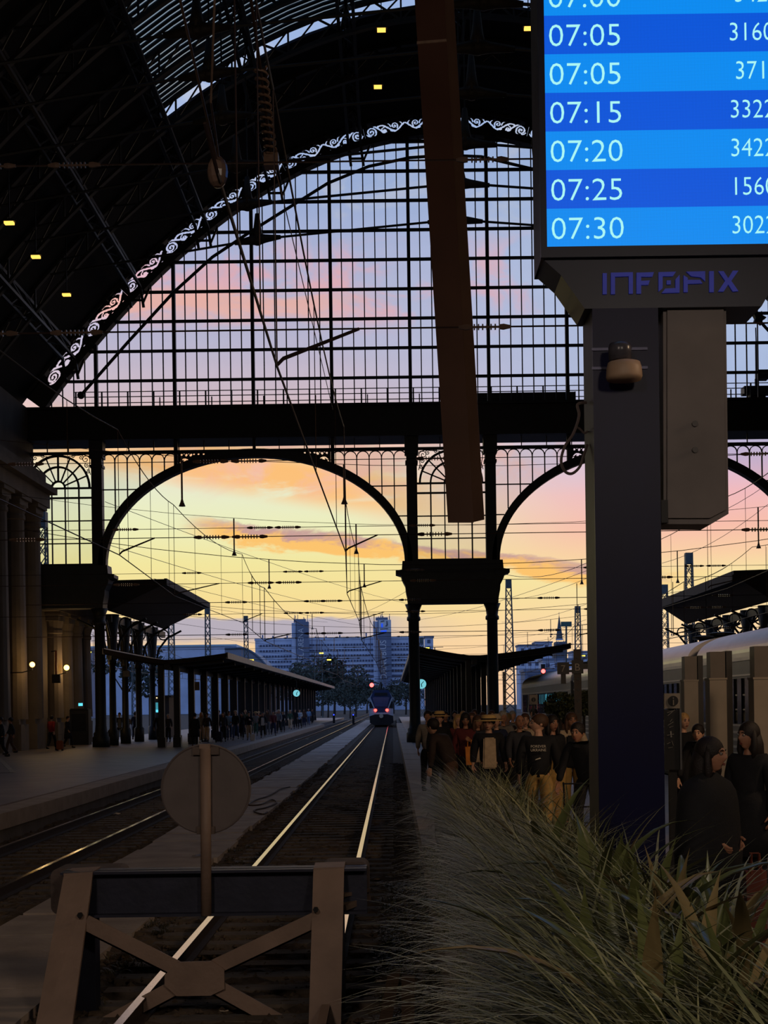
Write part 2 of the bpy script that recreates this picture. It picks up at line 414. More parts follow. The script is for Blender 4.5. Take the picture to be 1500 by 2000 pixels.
# --- fan window
fan = root('window_1', (XC, YG, HC + VB1 * S), kind='structure')
us = [UC + TH * (j + .5) for j in range(-37, 37)]; us = [u for u in us if arch_v(u) > VB1 + 8]
vs_ = [VB1] + [640 + 57.5 * k for k in range(9)]
for u in us:
    j = round((u - UC) / TH - .5); main = (j - 3) % 7 == 0
    vbar(MB(), u, VB1, arch_v(u), 6.5 if main else 2.1, .30 if main else .09).build('mullion' if main else 'glazing_bar', IRON, fan)
for v in vs_[1:]:
    if v > 1105: continue
    w = math.sqrt((1110.5 - v) / .000839)
    hbar(MB(), UC - w, UC + w, v, 4.6, .2).build('transom', IRON, fan)
cells = {}
rest = MB(); npane = 0
ue = [UC - HALF + 8] + us + [UC + HALF - 8]
for i in range(len(ue) - 1):
    u0, u1 = ue[i] + 1, ue[i + 1] - 1
    for k in range(len(vs_)):
        v0 = vs_[k] + 2.2; v1 = (vs_[k + 1] - 2.2) if k + 1 < len(vs_) else 1110
        a0, a1 = arch_v(u0), arch_v(u1)
        if max(a0, a1) < v0 + 3: continue
        top0, top1 = min(v1, a0), min(v1, a1)
        if min(top0, top1) < v0: 
            if top0 < v0: poly = [(u1, v0), (u1, top1), (u0 + (u1 - u0) * (v0 - a0) / (a1 - a0 + 1e-9), v0)]
            else: poly = [(u0, v0), (u0 + (u1 - u0) * (a0 - v0) / (a0 - a1 + 1e-9), v0), (u0, top0)]
        else: poly = [(u0, v0), (u1, v0), (u1, top1), (u0, top0)]
        P2 = [(u * S, HC + v * S) for u, v in poly]
        if u1 < 300 and npane < 298:
            npane += 1
            if len(poly) == 4 and abs(top0 - v1) < .01 and abs(top1 - v1) < .01:
                key = (round(u1 - u0, 2), round(v1 - v0, 2))
                if key not in cells:
                    w_, h_ = (u1 - u0) * S, (v1 - v0) * S
                    cells[key] = MB().box(-w_ / 2, w_ / 2, -.006, .006, -h_ / 2, h_ / 2).mesh('pane'); cells[key].materials.append(GLASS)
                put(cells[key], 'pane', fan, Vector(((u0 + u1) / 2 * S, YG + .02, HC + (v0 + v1) / 2 * S)) - woff(fan))
            else: MB().prism(P2, YG + .014, YG + .026).build('pane', GLASS, fan)
        else: rest.prism(P2, YG + .014, YG + .026)
rest.build('panes_beyond', GLASS, fan, kind='stuff')
# arch rim and its pierced scroll band
n = 60
ulist = [UC - HALF + 2 * HALF * i / n for i in range(n + 1)]
def off(u, d):
    sl_ = -2 * .000839 * (u - UC); l = math.hypot(1, sl_); return (u - sl_ / l * d, arch_v(u) + d / l)
def P2(u, v): return (u * S, HC + v * S)
MB().strip([P2(*off(u, 12)) for u in ulist], [P2(*off(u, -1)) for u in ulist], YG - .35, YG + .25).build('arch_rim', IRON, fan)
MB().strip([P2(*off(u, 60)) for u in ulist], [P2(*off(u, 39)) for u in ulist], YG - .35, YG + .25).build('arch_rim', IRON, fan)
# pierced ornament: strokes are holes
def stroke(pts, w): return ('s', np.array(pts), w)
def spiral(cx, cy, r, turns, a0, w, sgn=1):
    t = np.linspace(0, 1, 26); a = a0 + sgn * t * turns * 2 * PI; rr = r * (1 - .88 * t)
    return stroke(np.stack([cx + rr * np.cos(a), cy + rr * np.sin(a)], -1), w)
def curve(p, w, n=14):
    p = [np.array(q, float) for q in p]; out = []
    for t in np.linspace(0, 1, n):
        q = [x.copy() for x in p]
        while len(q) > 1: q = [q[i] * (1 - t) + q[i + 1] * t for i in range(len(q) - 1)]
        out.append(q[0])
    return stroke(np.array(out), w)
half = [spiral(13, 13, 9, 1.6, -.3, 1.5), curve([(22, 12), (22, 1), (8, 2), (4, 10)], 1.3), curve([(10, 25), (24, 27), (26, 12), (40, 8)], 1.7), spiral(37, 11, 6, 1.3, 1.6, 1.3),
        curve([(27, 21), (40, 26), (44, 10), (58, 7)], 1.8), curve([(40, 24), (48, 25), (50, 16)], 1.2), spiral(57, 17, 6.5, 1.4, -.8, 1.3), curve([(50, 8), (62, 3), (66, 14), (76, 20)], 1.7),
        curve([(62, 25), (69, 25), (72, 17)], 1.2), stroke([(30, 3), (30, 3.1)], 1.4), stroke([(46, 4), (46, 4.1)], 1.3), stroke([(67, 4), (67, 4.1)], 1.2), stroke([(33, 23), (33, 23.1)], 1.0), stroke([(54, 26.5), (54, 26.6)], 1.0)]
def mirror(st, c): return [('s', np.stack([2 * c - q[1][:, 0], q[1][:, 1]], -1), q[2]) for q in st]
def hole_mask(A, B, strokes):
    m = np.zeros(A.shape, bool)
    for _, p, w in strokes:
        for q, r in zip(p[:-1], p[1:]):
            d = r - q; l2 = max(float(d @ d), 1e-9)
            t = np.clip(((A - q[0]) * d[0] + (B - q[1]) * d[1]) / l2, 0, 1)
            m |= (A - q[0] - t * d[0]) ** 2 + (B - q[1] - t * d[1]) ** 2 < (w * 1.14) ** 2
    return m
def pierced(name, parent, W, H, strokes, fmap, res=.9, dy0=-.08, dy1=.02, solid=None, m=IRON):
    na, nb = int(W / res), int(H / res)
    A, B = np.meshgrid((np.arange(na) + .5) * res, (np.arange(nb) + .5) * res)
    hole = hole_mask(A, B, strokes)
    if solid is not None: hole |= ~solid(A, B)
    b = MB()
    for j in range(nb):
        i = 0
        while i < na:
            if hole[j, i]: i += 1; continue
            k = i
            while k < na and not hole[j, k] and k - i < 22: k += 1
            c = [fmap(i * res, j * res), fmap(k * res, j * res), fmap(k * res, (j + 1) * res), fmap(i * res, (j + 1) * res)]
            b.add([(x * S, YG + dy0, HC + z * S) for x, z in c] + [(x * S, YG + dy1, HC + z * S) for x, z in c], [(0, 1, 2, 3), (7, 6, 5, 4), (0, 4, 5, 1), (2, 6, 7, 3), (1, 5, 6, 2), (3, 7, 4, 0)])
            i = k
    return b.build(name, m, parent)
full = half + mirror(half, BAY / 2)
for kx in range(-5, 5):
    ub = UC + BAY * (kx + .5) - BAY / 2 + BAY * .5 - BAY / 2
    ub = UC + BAY * kx + BAY * .0
    ua = UC + BAY * kx
    sl_ = math.hypot(1, 2 * .000839 * (ua + BAY / 2 - UC))
    L_ = BAY * sl_
    st = full if sl_ < 1.18 else (half + [('s', q[1] + np.array([BAY * .5, 0]), q[2]) for q in half[:]] )
    st = [('s', np.stack([q[1][:, 0] * 1.0, q[1][:, 1]], -1), q[2]) for q in st]
    pierced('scroll_panel', fan, BAY, 27.5, st, lambda a, bb, ua=ua: off(ua + a, 11.8 + bb))
for sg_ in (-1, 1):
    uu = [UC + sg_ * (764 + 28 * i / 4) for i in range(5)]
    MB().strip([P2(*off(u, 40)) for u in uu], [P2(*off(u, 11)) for u in uu], YG - .08, YG + .02).build('end_plate', IRON, fan)
# lower chord of the gable truss: a slim curved bar with a ball end
cur = [(158, 772), (183, 744), (250, 668), (338, 572), (415, 502), (490, 452), (565, 405), (640, 358), (720, 325), (800, 308), (870, 303), (940, 306), (1040, 330), (1120, 358), (1200, 400), (1300, 470), (1400, 555), (1482, 625), (1560, 710), (1600, 760)]
tie = MB(); pts = [at(x, y, YG - 1.1) for x, y in cur]
tie.tube(pts, .085, 8); tie.ball(pts[0], .2)
tb = tie.build('curved_tie_bar', IRON, label='slim curved iron bar with ball end spanning the fan window', cat='tie bar')
st5 = MB(); sc_ = at(1482, 622, YG - 1.3)
st5.prism([(sc_.x + (.36 if i % 2 == 0 else .2) * math.sin(i * PI / 5 + .3), sc_.z + (.36 if i % 2 == 0 else .2) * math.cos(i * PI / 5 + .3)) for i in range(10)], YG - 1.5, YG - 1.1).build('star_plate', IRON, tb)

# railing on the walkway behind the fan
rl = root('walkway_railing', (XC, YG + 1.2, HC + VB1 * S), 'thin iron railing along the deep beam behind the fan window', 'railing')
for i in range(31):
    u = UC - 740 + i * 51.5
    vbar(MB(), u, VB1, VB1 + 42, 3, .07, 1.2).build('post', IRON, rl)
    if i % 2: vbar(MB(), u + 12, VB1, VB1 + 31, 2.2, .06, 1.2).build('post', IRON, rl)
for v in (9, 21, 33, 43): hbar(MB(), UC - 745, UC + 800, VB1 + v, 1.5, .04, 1.2).build('rail', IRON, rl)
# box girder of the maintenance walkway seen right of the hanging casing
MB().box(170 * S, 372 * S, YG + 1.5, YG + 2.5, HC + VB1 * S, HC + (VB1 + 33) * S).build('maintenance_gantry', IRON2, label='dark box gantry lying on the deep beam behind the railing', cat='gantry')
hst = root('rooftop_hoist', tuple(at(1478, 782, YG + 1.9)), 'small hoist with mast and winch drum standing on the beam by the railing', 'hoist')
def hp(x, y): return at(x, y, YG + 1.9)
MB().tube([hp(1479, 770), hp(1478, 740)], .12).build('mast', IRON2, hst)
MB().tube([hp(1478, 745), hp(1477, 672)], .07).tube([hp(1477, 672), hp(1476, 640)], .035).build('mast', IRON2, hst)
p = hp(1488, 733); MB().box(p.x - .3, p.x + .3, p.y - .3, p.y + .3, p.z - .25, p.z + .25).build('winch', IRON2, hst)
p = hp(1470, 763); MB().box(p.x - .55, p.x + 1.3, p.y - .4, p.y + .4, p.z - .22, p.z + .18).build('base_frame', IRON2, hst)
p = hp(1478, 775); MB().tube([p + Vector((-.45, 0, 0)), p + Vector((.45, 0, 0))], .18, 10).build('drum', IRON2, hst)

# --- columns of the end screen
COLS = [UC + s_ * BAY / 2 for s_ in (-9 + 2, -1, 1, 9 - 2)]
COLS = [UC - 4.5 * BAY + BAY * .0 - 0 for _ in ()] + [UC - 4.5 * BAY, UC - .5 * BAY, UC + .5 * BAY, UC + 4.5 * BAY]
VS = 279.0; VE = 196.0     # sill of the small windows / underside of the entablature block
BZ = HC
for k, u in enumerate(COLS):
    col = root('column', (u * S, YG, 0), kind='structure')
    x = u * S
    MB().box(x - .28, x + .28, YG - .3, YG + .3, HC + VS * S, HC + VB0 * S).build('shaft', IRON, col)
    MB().lathe([(.46, 0), (.46, .5), (.40, .56), (.40, .72), (.33, .8), (.29, 1.2), (.28, HC + VE * S - .9), (.36, HC + VE * S - .85), (.36, HC + VE * S - .7), (.30, HC + VE * S - .62), (.34, HC + VE * S - .3), (.46, HC + VE * S)], 16, (x, YG, 0)).build('shaft', IRON, col, True)
    MB().box(x - .36, x + .36, YG - .4, YG + .4, HC + VB0 * S - .9, HC + VB0 * S).box(x - .33, x + .33, YG - .36, YG + .36, HC + VB0 * S - 1.4, HC + VB0 * S - 1.25).build('capital', IRON, col)
def entab(u0, u1, name='entablature'):
    e = MB(); z0, z1 = HC + VE * S, HC + VS * S; h = z1 - z0
    prof = [(0, 0), (.02, .12), (.10, .30), (.12, .42), (.30, .58), (.34, .66), (.62, .70), (.62, .78), (.30, .80), (.26, 1.0)]
    L_ = [(u0 * S - o_, z0 + h * t) for o_, t in prof]; R_ = [(u1 * S + o_, z0 + h * t) for o_, t in prof]
    e.prism(L_[::-1] + R_, YG - .6, YG + .6)
    for xx, sg in ((u0 * S, -1), (u1 * S, 1)):
        e.box(xx + sg * .1 - .25, xx + sg * .1 + .25, YG - .75, YG + .75, z0 + h * .66, z0 + h * .76)
    return e.build(name, IRON, kind='structure')
entab(COLS[1] - 11, COLS[2] + 11, 'trim_2'); entab(COLS[0] - BAY + 14, COLS[0] + 11, 'trim_3'); entab(COLS[3] - 11, COLS[3] + BAY - 14, 'trim_4')

# --- small round-headed windows between the columns
def arched_window(name, uc):
    w = root(name, (uc * S, YG, HC + VS * S), kind='structure'); R = 61.0; vc = 432.0
    hw = BAY / 2 - 10
    for v, th in ((VS + 3, 5), (VS + 45, 2), (VS + 89, 2), (VS + 134, 3.5), (vc, 3.5)): hbar(MB(), uc - hw, uc + hw, v, th, .12).build('transom', IRON, w)
    hbar(MB(), uc - hw, uc + hw, 500, 5, .2).build('transom', IRON, w)
    for q in (-2, -1, 1, 2):
        d = {-2: -40, -1: -13, 1: 13, 2: 40}[q]; vbar(MB(), uc + d, VS, vc + 2, 2.8 if abs(q) == 2 else 2.2, .1).build('mullion', IRON, w)
    for q in (-20.5, 20.5): vbar(MB(), uc + q, 502, VB0, 1.8, .08).build('mullion', IRON, w)
    for r, th in ((R, 4), (40, 3.4), (13, 3.4)):
        a = [PI * i / 24 for i in range(25)]
        MB().strip([P2(uc + (r + th / 2) * math.cos(t), vc + (r + th / 2) * math.sin(t) * 1.04) for t in a], [P2(uc + (r - th / 2) * math.cos(t), vc + (r - th / 2) * math.sin(t) * 1.04) for t in a], YG - .07, YG + .07).build('arch_bar', IRON, w)
    for i in range(1, 8):
        t = PI * i / 8; gbar(MB(), uc + 14 * math.cos(t), vc + 14 * math.sin(t) * 1.04, uc + R * math.cos(t), vc + R * math.sin(t) * 1.04, 2.2, .1).build('spoke', IRON, w)
    for s_ in (-1, 1):
        sc = MB()
        for (cx, cy, r, a0, sg) in ((54, 56, 8, 0, 1), (45, 60, 5, 2, -1), (56, 44, 5, 1, 1), (30, 62.5, 4, 0, 1), (58, 32, 4, 2, -1)):
            q = spiral(cx, cy, r, 1.5, a0, 1, sg)[1]
            sc.tube([g(uc + s_ * x, vc + y, 0) for x, y in q], .022, 4)
        sc.tube([g(uc + s_ * x, vc + y) for x, y in ((20, 62), (30, 64), (40, 64), (50, 65), (61, 62))], .022, 4).tube([g(uc + s_ * x, vc + y) for x, y in ((62, 62), (62, 48), (60, 38), (63, 26))], .022, 4)
        sc.build('corner_scroll', IRON, w)
    MB().box((uc - hw) * S, (uc + hw) * S, YG + .01, YG + .02, HC + (vc + 66) * S, HC + VB0 * S).build('pane', GLASS, w)
    xs = [-hw, -40, -13, 13, 40, hw]; zs = [VS + 5, VS + 45, VS + 89, VS + 134, vc]
    for i in range(5):
        for j in range(4): MB().box((uc + xs[i] + 1.2) * S, (uc + xs[i + 1] - 1.2) * S, YG + .01, YG + .02, HC + (zs[j] + 1.2) * S, HC + (zs[j + 1] - 1.2) * S).build('pane', GLASS, w)
    for r0, r1 in ((14, 39), (41, 60)):
        for i in range(8):
            t0, t1 = PI * i / 8 + .02, PI * (i + 1) / 8 - .02
            MB().strip([P2(uc + r1 * math.cos(t), vc + r1 * math.sin(t) * 1.04) for t in (t0, (t0 + t1) / 2, t1)], [P2(uc + r0 * math.cos(t), vc + r0 * math.sin(t) * 1.04) for t in (t0, (t0 + t1) / 2, t1)], YG + .01, YG + .02).build('pane', GLASS, w)
    return w
arched_window('window_2', UC - 5 * BAY); arched_window('window_3', UC); arched_window('window_4', UC + 5 * BAY)

# --- the two great arches over the tracks
IVY = [curve([(3, 2), (6, 20), (16, 18), (24, 10)], 1.2), curve([(24, 10), (34, 6), (40, 20), (52, 20)], 1.2), curve([(52, 20), (60, 22), (66, 21)], .9),
       stroke([(7, 24), (7.5, 24.5)], 1.8), stroke([(12, 27), (12.2, 27)], 1.6), stroke([(16, 23), (17, 24)], 1.9), stroke([(21, 27), (21.3, 27)], 1.6), stroke([(25, 23), (26, 24)], 2.0), stroke([(13, 12), (14, 12.5)], 2.0), stroke([(33, 15), (34, 16)], 1.9),
       stroke([(31, 25), (31.5, 25)], 1.5), stroke([(40, 25), (40.4, 25)], 1.6), stroke([(44, 15), (44.3, 15)], 1.6), stroke([(50, 25), (50.4, 25.2)], 1.6), stroke([(57, 18), (57.3, 18)], 1.4), stroke([(66, 21), (67, 21)], 1.8)]
def great_arch(name, uc):
    A = root(name, (uc * S, YG, HC + VS * S), kind='structure')
    ai, bi, ao, bo = 291.0, 208.0, 306.0, 224.0
    t_ = [PI * i / 48 for i in range(49)]
    MB().strip([P2(uc + ao * math.cos(t), VS + bo * math.sin(t)) for t in t_], [P2(uc + ai * math.cos(t), VS + bi * math.sin(t)) for t in t_], YG - .3, YG + .3).build('arch_rib', IRON, A)
    hw = 2 * BAY - 10
    hbar(MB(), uc - hw, uc + hw, 500, 5.5, .3).build('transom', IRON, A)
    def outer(u): return VS + bo * math.sqrt(max(0, 1 - ((u - uc) / ao) ** 2))
    for s_ in (-1, 1):
        pu = uc + s_ * 153
        vbar(MB(), pu, outer(pu) - 4, VB0, 7, .3).build('post', IRON, A)
        # solid crown between post and crown, pierced by the ivy
        fm = (lambda a, b, s_=s_, pu=pu: (pu - s_ * (4 + a), 470 + b))
        def solid(Aa, Bb, s_=s_, pu=pu):
            u = pu - s_ * (4 + Aa); return (470 + Bb) > VS + bo * np.sqrt(np.clip(1 - ((u - uc) / ao) ** 2, 0, 1)) - 3
        pierced('ivy_panel', A, 150, 29, IVY, fm, .9, -.06, .04, solid)
        for i in range(1, 7):
            u = uc + s_ * (hw - 24.2 * i)
            if i < 6 and outer(u) < 480: vbar(MB(), u, outer(u), 487, 2.2, .1).build('glazing_bar', IRON, A)
        for i in range(6):
            cu = uc + s_ * (hw - 24.2 * (i + .5)); a = [PI * q / 10 for q in range(11)]
            MB().strip([P2(cu + 12.6 * math.cos(t), 485 + 12.6 * math.sin(t)) for t in a], [P2(cu + 10.9 * math.cos(t), 485 + 10.9 * math.sin(t)) for t in a], YG - .05, YG + .05).build('arch_bar', IRON, A)
        for v in (VS + 90, VS + 149):
            x_in = uc + s_ * ao * math.sqrt(1 - ((v - VS) / bo) ** 2)
            if abs(x_in - uc) < hw: hbar(MB(), min(x_in, uc + s_ * hw), max(x_in, uc + s_ * hw), v, 2.0, .1).build('transom', IRON, A)
        for i in range(6):     # panes of the spandrel
            ua, ub = uc + s_ * (hw - 24.2 * i - 1.2), uc + s_ * (hw - 24.2 * (i + 1) + 1.2)
            va, vb = outer(ua), outer(ub)
            MB().prism([(ua * S, HC + va * S), (ub * S, HC + vb * S), (ub * S, HC + 497 * S), (ua * S, HC + 497 * S)], YG + .06, YG + .07).build('pane', GLASS, A)
    for i in range(-5, 6):
        u = uc + i * 49; vbar(MB(), u, 502, VB0, 1.8 if abs(i) not in (0,) else 6, .08).build('mullion', IRON, A)
        if i < 5: MB().box((u + 1.5) * S, (u + 47.5) * S, YG + .05, YG + .06, HC + 503 * S, HC + VB0 * S).build('pane', GLASS, A)
    return A
great_arch('archway', UC - 2.5 * BAY); great_arch('archway', UC + 2.5 * BAY)

# ------------------------------------------------------------------ hall shell
XL, XR = UC * S - 5.35 * BAY * S, UC * S + 5.35 * BAY * S
KR = .0007907 / S
def roof_z(x): return HC + S * 1154.5 - KR * (x - XC) ** 2
WL = MB().box(XL - .8, XL, -30, YG + .6, -.6, 17.9).box(XL - .8, XL, YG + .6, 88, -.6, 8.2).build('wall_left', STONE, kind='structure')
MB().box(XR, XR + .8, -30, YG, -.6, 17.9).build('wall_right', STONE, kind='structure')
MB().box(XL, XR, -30.8, -30, -.6, 33).build('wall_back', STONE, kind='structure')
for k, y in enumerate((55, 58.2, 61.4, 64.6, 67.8, 71.0, 74.2, 79.6, 82.2, 84.8, 87.2)):
    b = MB(); x = XL; d = .55 if k < 7 else .35; top = 12.6 if k < 7 else 7.4
    b.box(x, x + d + .25, y - .75, y + .75, 0, 1.3).box(x, x + d + .12, y - .66, y + .66, 1.3, 1.55)
    b.lathe([(.52, 1.55), (.5, 2.2), (.44, top - 1.2), (.5, top - 1.15), (.5, top - 1.0), (.46, top - .9), (.58, top - .5)], 14, (x + d - .1, y, 0))
    b.box(x, x + d + .35, y - .8, y + .8, top - .5, top - .2).box(x, x + d + .5, y - .95, y + .95, top - .2, top)
    b.build('pilaster', STONE2, WL)
for (y0, y1, z0, z1, d) in ((-30, 75.6, 12.6, 13.3, 1.1), (-30, 75.6, 13.3, 13.6, 1.5), (-30, 75.6, 13.6, 14.4, .9), (77, 88, 7.4, 8.0, .9), (77, 88, 8.0, 8.25, 1.25)):
    MB().box(XL, XL + d, y0, y1, z0, z1).build('cornice', STONE2, WL)
for k, y in enumerate((66.2, 69.4, 72.6)):
    MB().box(XL - .02, XL + .08, y - .7, y + .7, 2.2, 7.4).build('window_recess', mat('dark_window', (18, 18, 20), .3), WL)
# vaulted roof: solid at the sides and at both ends, slatted skylight between
XS = 13.2
def vault(x0, x1, y0, y1, th, name, m, parent=None, kind='structure', dz=0.0):
    xs = [x0 + (x1 - x0) * i / 16 for i in range(17)]
    return MB().strip([(x, roof_z(x) + th + dz) for x in xs], [(x, roof_z(x) + dz) for x in xs], y0, y1).build(name, m, parent, kind=kind)
ceil = vault(XL - .8, XC - XS, -30, YG + .3, .5, 'ceiling', ROOFM)
vault(XC + XS, XR + .8, -30, YG + .3, .5, 'ceiling_right', ROOFM)
vault(XC - XS, XC + XS, 64.25, YG + .3, .12, 'ceiling_front', ROOFM)
vault(XC - XS, XC + XS, -30, 46, .5, 'ceiling_back', ROOFM)
sky = root('skylight', (XC, 46, roof_z(XC)), kind='structure')
SLATM = mat('slat_metal', (40, 52, 60), .5, .3, .2, 2)
xs = [XC - XS + 2 * XS * i / 18 for i in range(19)]
sm = MB().strip([(x, roof_z(x) + .32) for x in xs], [(x, roof_z(x) + .26) for x in xs], -.12, .12).mesh('slat', (XC, 0, roof_z(XC))); sm.materials.append(SLATM)
for i in range(41):
    put(sm, 'slat', sky, (0, .2 + .43 * i, 0))
SKYG = glass('skylight_glass', (232, 230, 218), .03)
gm = MB().strip([(x, roof_z(x) + .42) for x in xs], [(x, roof_z(x) + .40) for x in xs], 0, 2.19).mesh('pane', (XC, 0, roof_z(XC))); gm.materials.append(SKYG)
for i in range(8): put(gm, 'pane', sky, (0, .02 + 2.2 * i, 0))

# ------------------------------------------------------------------ roof trusses with tie rods
tm = {}
RODM = mat('tie_rod_iron', (38, 38, 38), .5, .2, .2, 4)
CASTM = mat('cast_node', (52, 46, 40), .6, .1, .25, 6)
def node(name, p, par, arms, r=.10):
    b = MB()
    for d, l in arms:
        d = Vector(d).normalized(); b.tube([p, p + d * l * .35, p + d * l], [.30, .20, r], 8)
    b.ball(p, .30, 10, 6); return b.build(name, CASTM, par, True)
for k, Y in enumerate((67.4, 62.7, 58.2, 53.4, 49.7, 46.5)):
    t = root('roof_truss', (XC, Y, HC), ['arched roof truss with tie rods, nearest to the glazed screen', 'second arched roof truss counted from the glazed screen', 'third arched roof truss counted from the glazed screen', 'fourth arched roof truss counted from the glazed screen', 'fifth arched roof truss counted from the glazed screen', 'arched roof truss farthest from the glazed screen'][k], 'roof truss', 'arched roof trusses of the hall')
    if not tm:
        xs2 = [XL + (XR - XL) * i / 36 for i in range(37)]
        def rz2(x, d): return roof_z(x) - d
        tm['chord'] = MB().strip([(x, rz2(x, .05)) for x in xs2], [(x, rz2(x, .22)) for x in xs2], -.14, .14).mesh('upper_chord', (XC, 0, HC))
        tm['low'] = MB().strip([(x, rz2(x, 1.15)) for x in xs2], [(x, rz2(x, 1.32)) for x in xs2], -.14, .14).mesh('lower_chord', (XC, 0, HC))
        web = MB()
        for i in range(36):
            a, b_ = xs2[i], xs2[i + 1]
            web.bar((a, 0, rz2(a, .15)), (b_, 0, rz2(b_, 1.2)) if i % 2 else (a, 0, rz2(a, 1.2)), .08)
            web.bar((b_, 0, rz2(b_, .15)), (a, 0, rz2(a, 1.2)), .06)
        tm['web'] = web.mesh('lattice_web', (XC, 0, HC))
        for q in tm.values(): q.materials.append(RODM)
    for q, nm in (('chord', 'upper_chord'), ('low', 'lower_chord'), ('web', 'lattice_web')): put(tm[q], nm, t)
    zc = HC + 945 * 67.5 / F
    PA, PC, PB = Vector((-6.05, Y, zc - .80)), Vector((XC, Y, zc)), Vector((2 * XC + 6.05, Y, zc - .80))
    EL, ER = Vector((-15.8, Y, roof_z(-15.8) - .3)), Vector((2 * XC + 15.8, Y, roof_z(-15.8) - .3))
    for a, b_ in ((EL, PA), (PA, PC), (PC, PB), (PB, ER)): MB().tube([a, b_], .055, 6).build('tie_rod', RODM, t)
    for p in (PA, PC, PB): MB().tube([p, Vector((p.x, Y, roof_z(p.x) - 1.2))], .035, 6).build('hanger_rod', RODM, t)
    node('cast_node', PA, t, [(EL - PA, 1.1), (PC - PA, 1.1), ((0, 0, 1), 1.2)])
    node('cast_node', PB, t, [(ER - PB, 1.1), (PC - PB, 1.1), ((0, 0, 1), 1.2)])
    node('cast_node', PC, t, [(PA - PC, 1.3), (PB - PC, 1.3), ((0, 0, 1), 1.4)])
# longitudinal girders of the roof
girder_l = {-16.8: 'low on the slope above the wall with the lamps', -13.3: 'on the slope beside the row of yellow lamps', -9.7: 'at the edge of the slatted skylight', -5.9: 'under the slats beside the row of cast nodes', -1.6: 'close to the ridge, nearer the pillared wall', 3.26: 'along the ridge', 8.1: 'close to the ridge, nearer the blue display', 12.4: 'over the grey coaches', 16.0: 'at the far edge of the slatted skylight', 19.6: 'on the slope over the coaches', 23.0: 'lowest on the slope over the coaches'}
for i, (x, txt) in enumerate(girder_l.items()):
    gr = root('roof_girder', (x, 20, roof_z(x) - 1.2), 'long dark lattice roof girder ' + txt, 'girder', 'long lattice girders under the vault')
    z = roof_z(x)
    y0 = 30
    for dx_ in (-.33, .33): MB().bar((x + dx_, y0, z - 1.15), (x + dx_, YG - .4, z - 1.15), .14, .14).build('lower_chord', RODM, gr)
    MB().bar((x, y0, z - .35), (x, YG - .4, z - .35), .16, .16).build('upper_chord', RODM, gr)
    w = MB(); y = y0
    while y < YG - 2:
        for dx_ in (-.33, .33): w.bar((x + dx_, y, z - 1.15), (x, y + 1.1, z - .35), .07).bar((x, y + 1.1, z - .35), (x + dx_, y + 2.2, z - 1.15), .07)
        w.bar((x - .33, y, z - 1.15), (x + .33, y + 1.1, z - 1.15), .05); y += 2.2
    w.build('lattice_web', RODM, gr)
    e = Vector((x, YG - .5, z - 1.2))
    MB().bar(e + Vector((-.33, 0, 0)), e + Vector((-.2, .1, -1.0)), .14).bar(e + Vector((.33, 0, 0)), e + Vector((.46, .1, -1.0)), .14).bar(e + Vector((-.25, 0, -.65)), e + Vector((.4, 0, -.65)), .1).bar(e + Vector((.45, 0, -.8)), e + Vector((.8, 0, 0)), .1).build('end_bracket', RODM, gr)
# small yellow lamps under the roof
LAMP = mat('yellow_lamp', (255, 196, 90), .5, 0, 0, emit=1.6, ecol=(255, 200, 90))
lampspots = [(130, 577, 66, 'lowest of three in a row under the left roof slope'), (70, 503, 60.5, 'middle of three in a row under the left roof slope'), (18, 437, 56, 'highest of three in a row under the left roof slope'), (738, 171, 66, 'alone on the dark end of the vault'), (745, 60, 61, 'before the bright slit beside the hanging casing'), (1032, 57, 61, 'before the bright slit beside the blue display')]
for (px, py, Y, txt) in lampspots:
    p = at(px, py, Y); t = root('roof_lamp', tuple(p), 'small yellow roof lamp ' + txt, 'lamp', 'small yellow roof lamps')
    MB().box(p.x - .18, p.x + .18, p.y - .12, p.y + .12, p.z - .02, p.z + .07).build('lens', LAMP, t)
    MB().prism([(p.x - .26, p.z + .07), (p.x + .26, p.z + .07), (p.x + .16, p.z + .16), (p.x - .16, p.z + .16)], p.y - .15, p.y + .15).build('housing', IRON2, t)
    MB().tube([(p.x, p.y, p.z + .15), (p.x, p.y, roof_z(p.x) + .05)], .025, 6).build('stem', IRON2, t)
# ------------------------------------------------------------------ departure display on its post
YD = 12.6
def dxz(px, py, Y=YD): p = at(px, py, Y); return (p.x, p.z)
CASE = mat('display_case', (20, 24, 46), .38, .1, .15, 3)
CASES = mat('display_case_side', (96, 92, 92), .5, .2, .15, 3)
NAVY = mat('navy_post_paint', (7, 9, 52), .4, 0, .15, 2, spec=.2)
LOGO = mat('blue_lettering', (70, 84, 214), .5, 0, .1, 8, emit=.05, ecol=(66, 78, 235))
def screen_mat(name, rgb):
    m = mat(name, (8, 10, 20), .45, 0, 0, emit=1.0, ecol=rgb); nt = m.node_tree; N = nt.nodes; L = nt.links; b = N['Principled BSDF']
    tc = N.new('ShaderNodeTexCoord'); w = N.new('ShaderNodeTexWave'); w.bands_direction = 'X'; w.inputs['Scale'].default_value = 26; L.new(tc.outputs['Object'], w.inputs[0])
    w2 = N.new('ShaderNodeTexWave'); w2.bands_direction = 'Z'; w2.inputs['Scale'].default_value = 26; L.new(tc.outputs['Object'], w2.inputs[0])
    mu = N.new('ShaderNodeMath'); mu.operation = 'MULTIPLY'; L.new(w.outputs['Fac'], mu.inputs[0]); L.new(w2.outputs['Fac'], mu.inputs[1])
    r = N.new('ShaderNodeMapRange'); L.new(mu.outputs[0], r.inputs[0]); r.inputs[3].default_value = .82; r.inputs[4].default_value = 1.30
    L.new(r.outputs[0], b.inputs['Emission Strength']); return m
ROWL = screen_mat('screen_row_light', (0, 142, 246)); ROWD = screen_mat('screen_row_dark', (0, 88, 222))
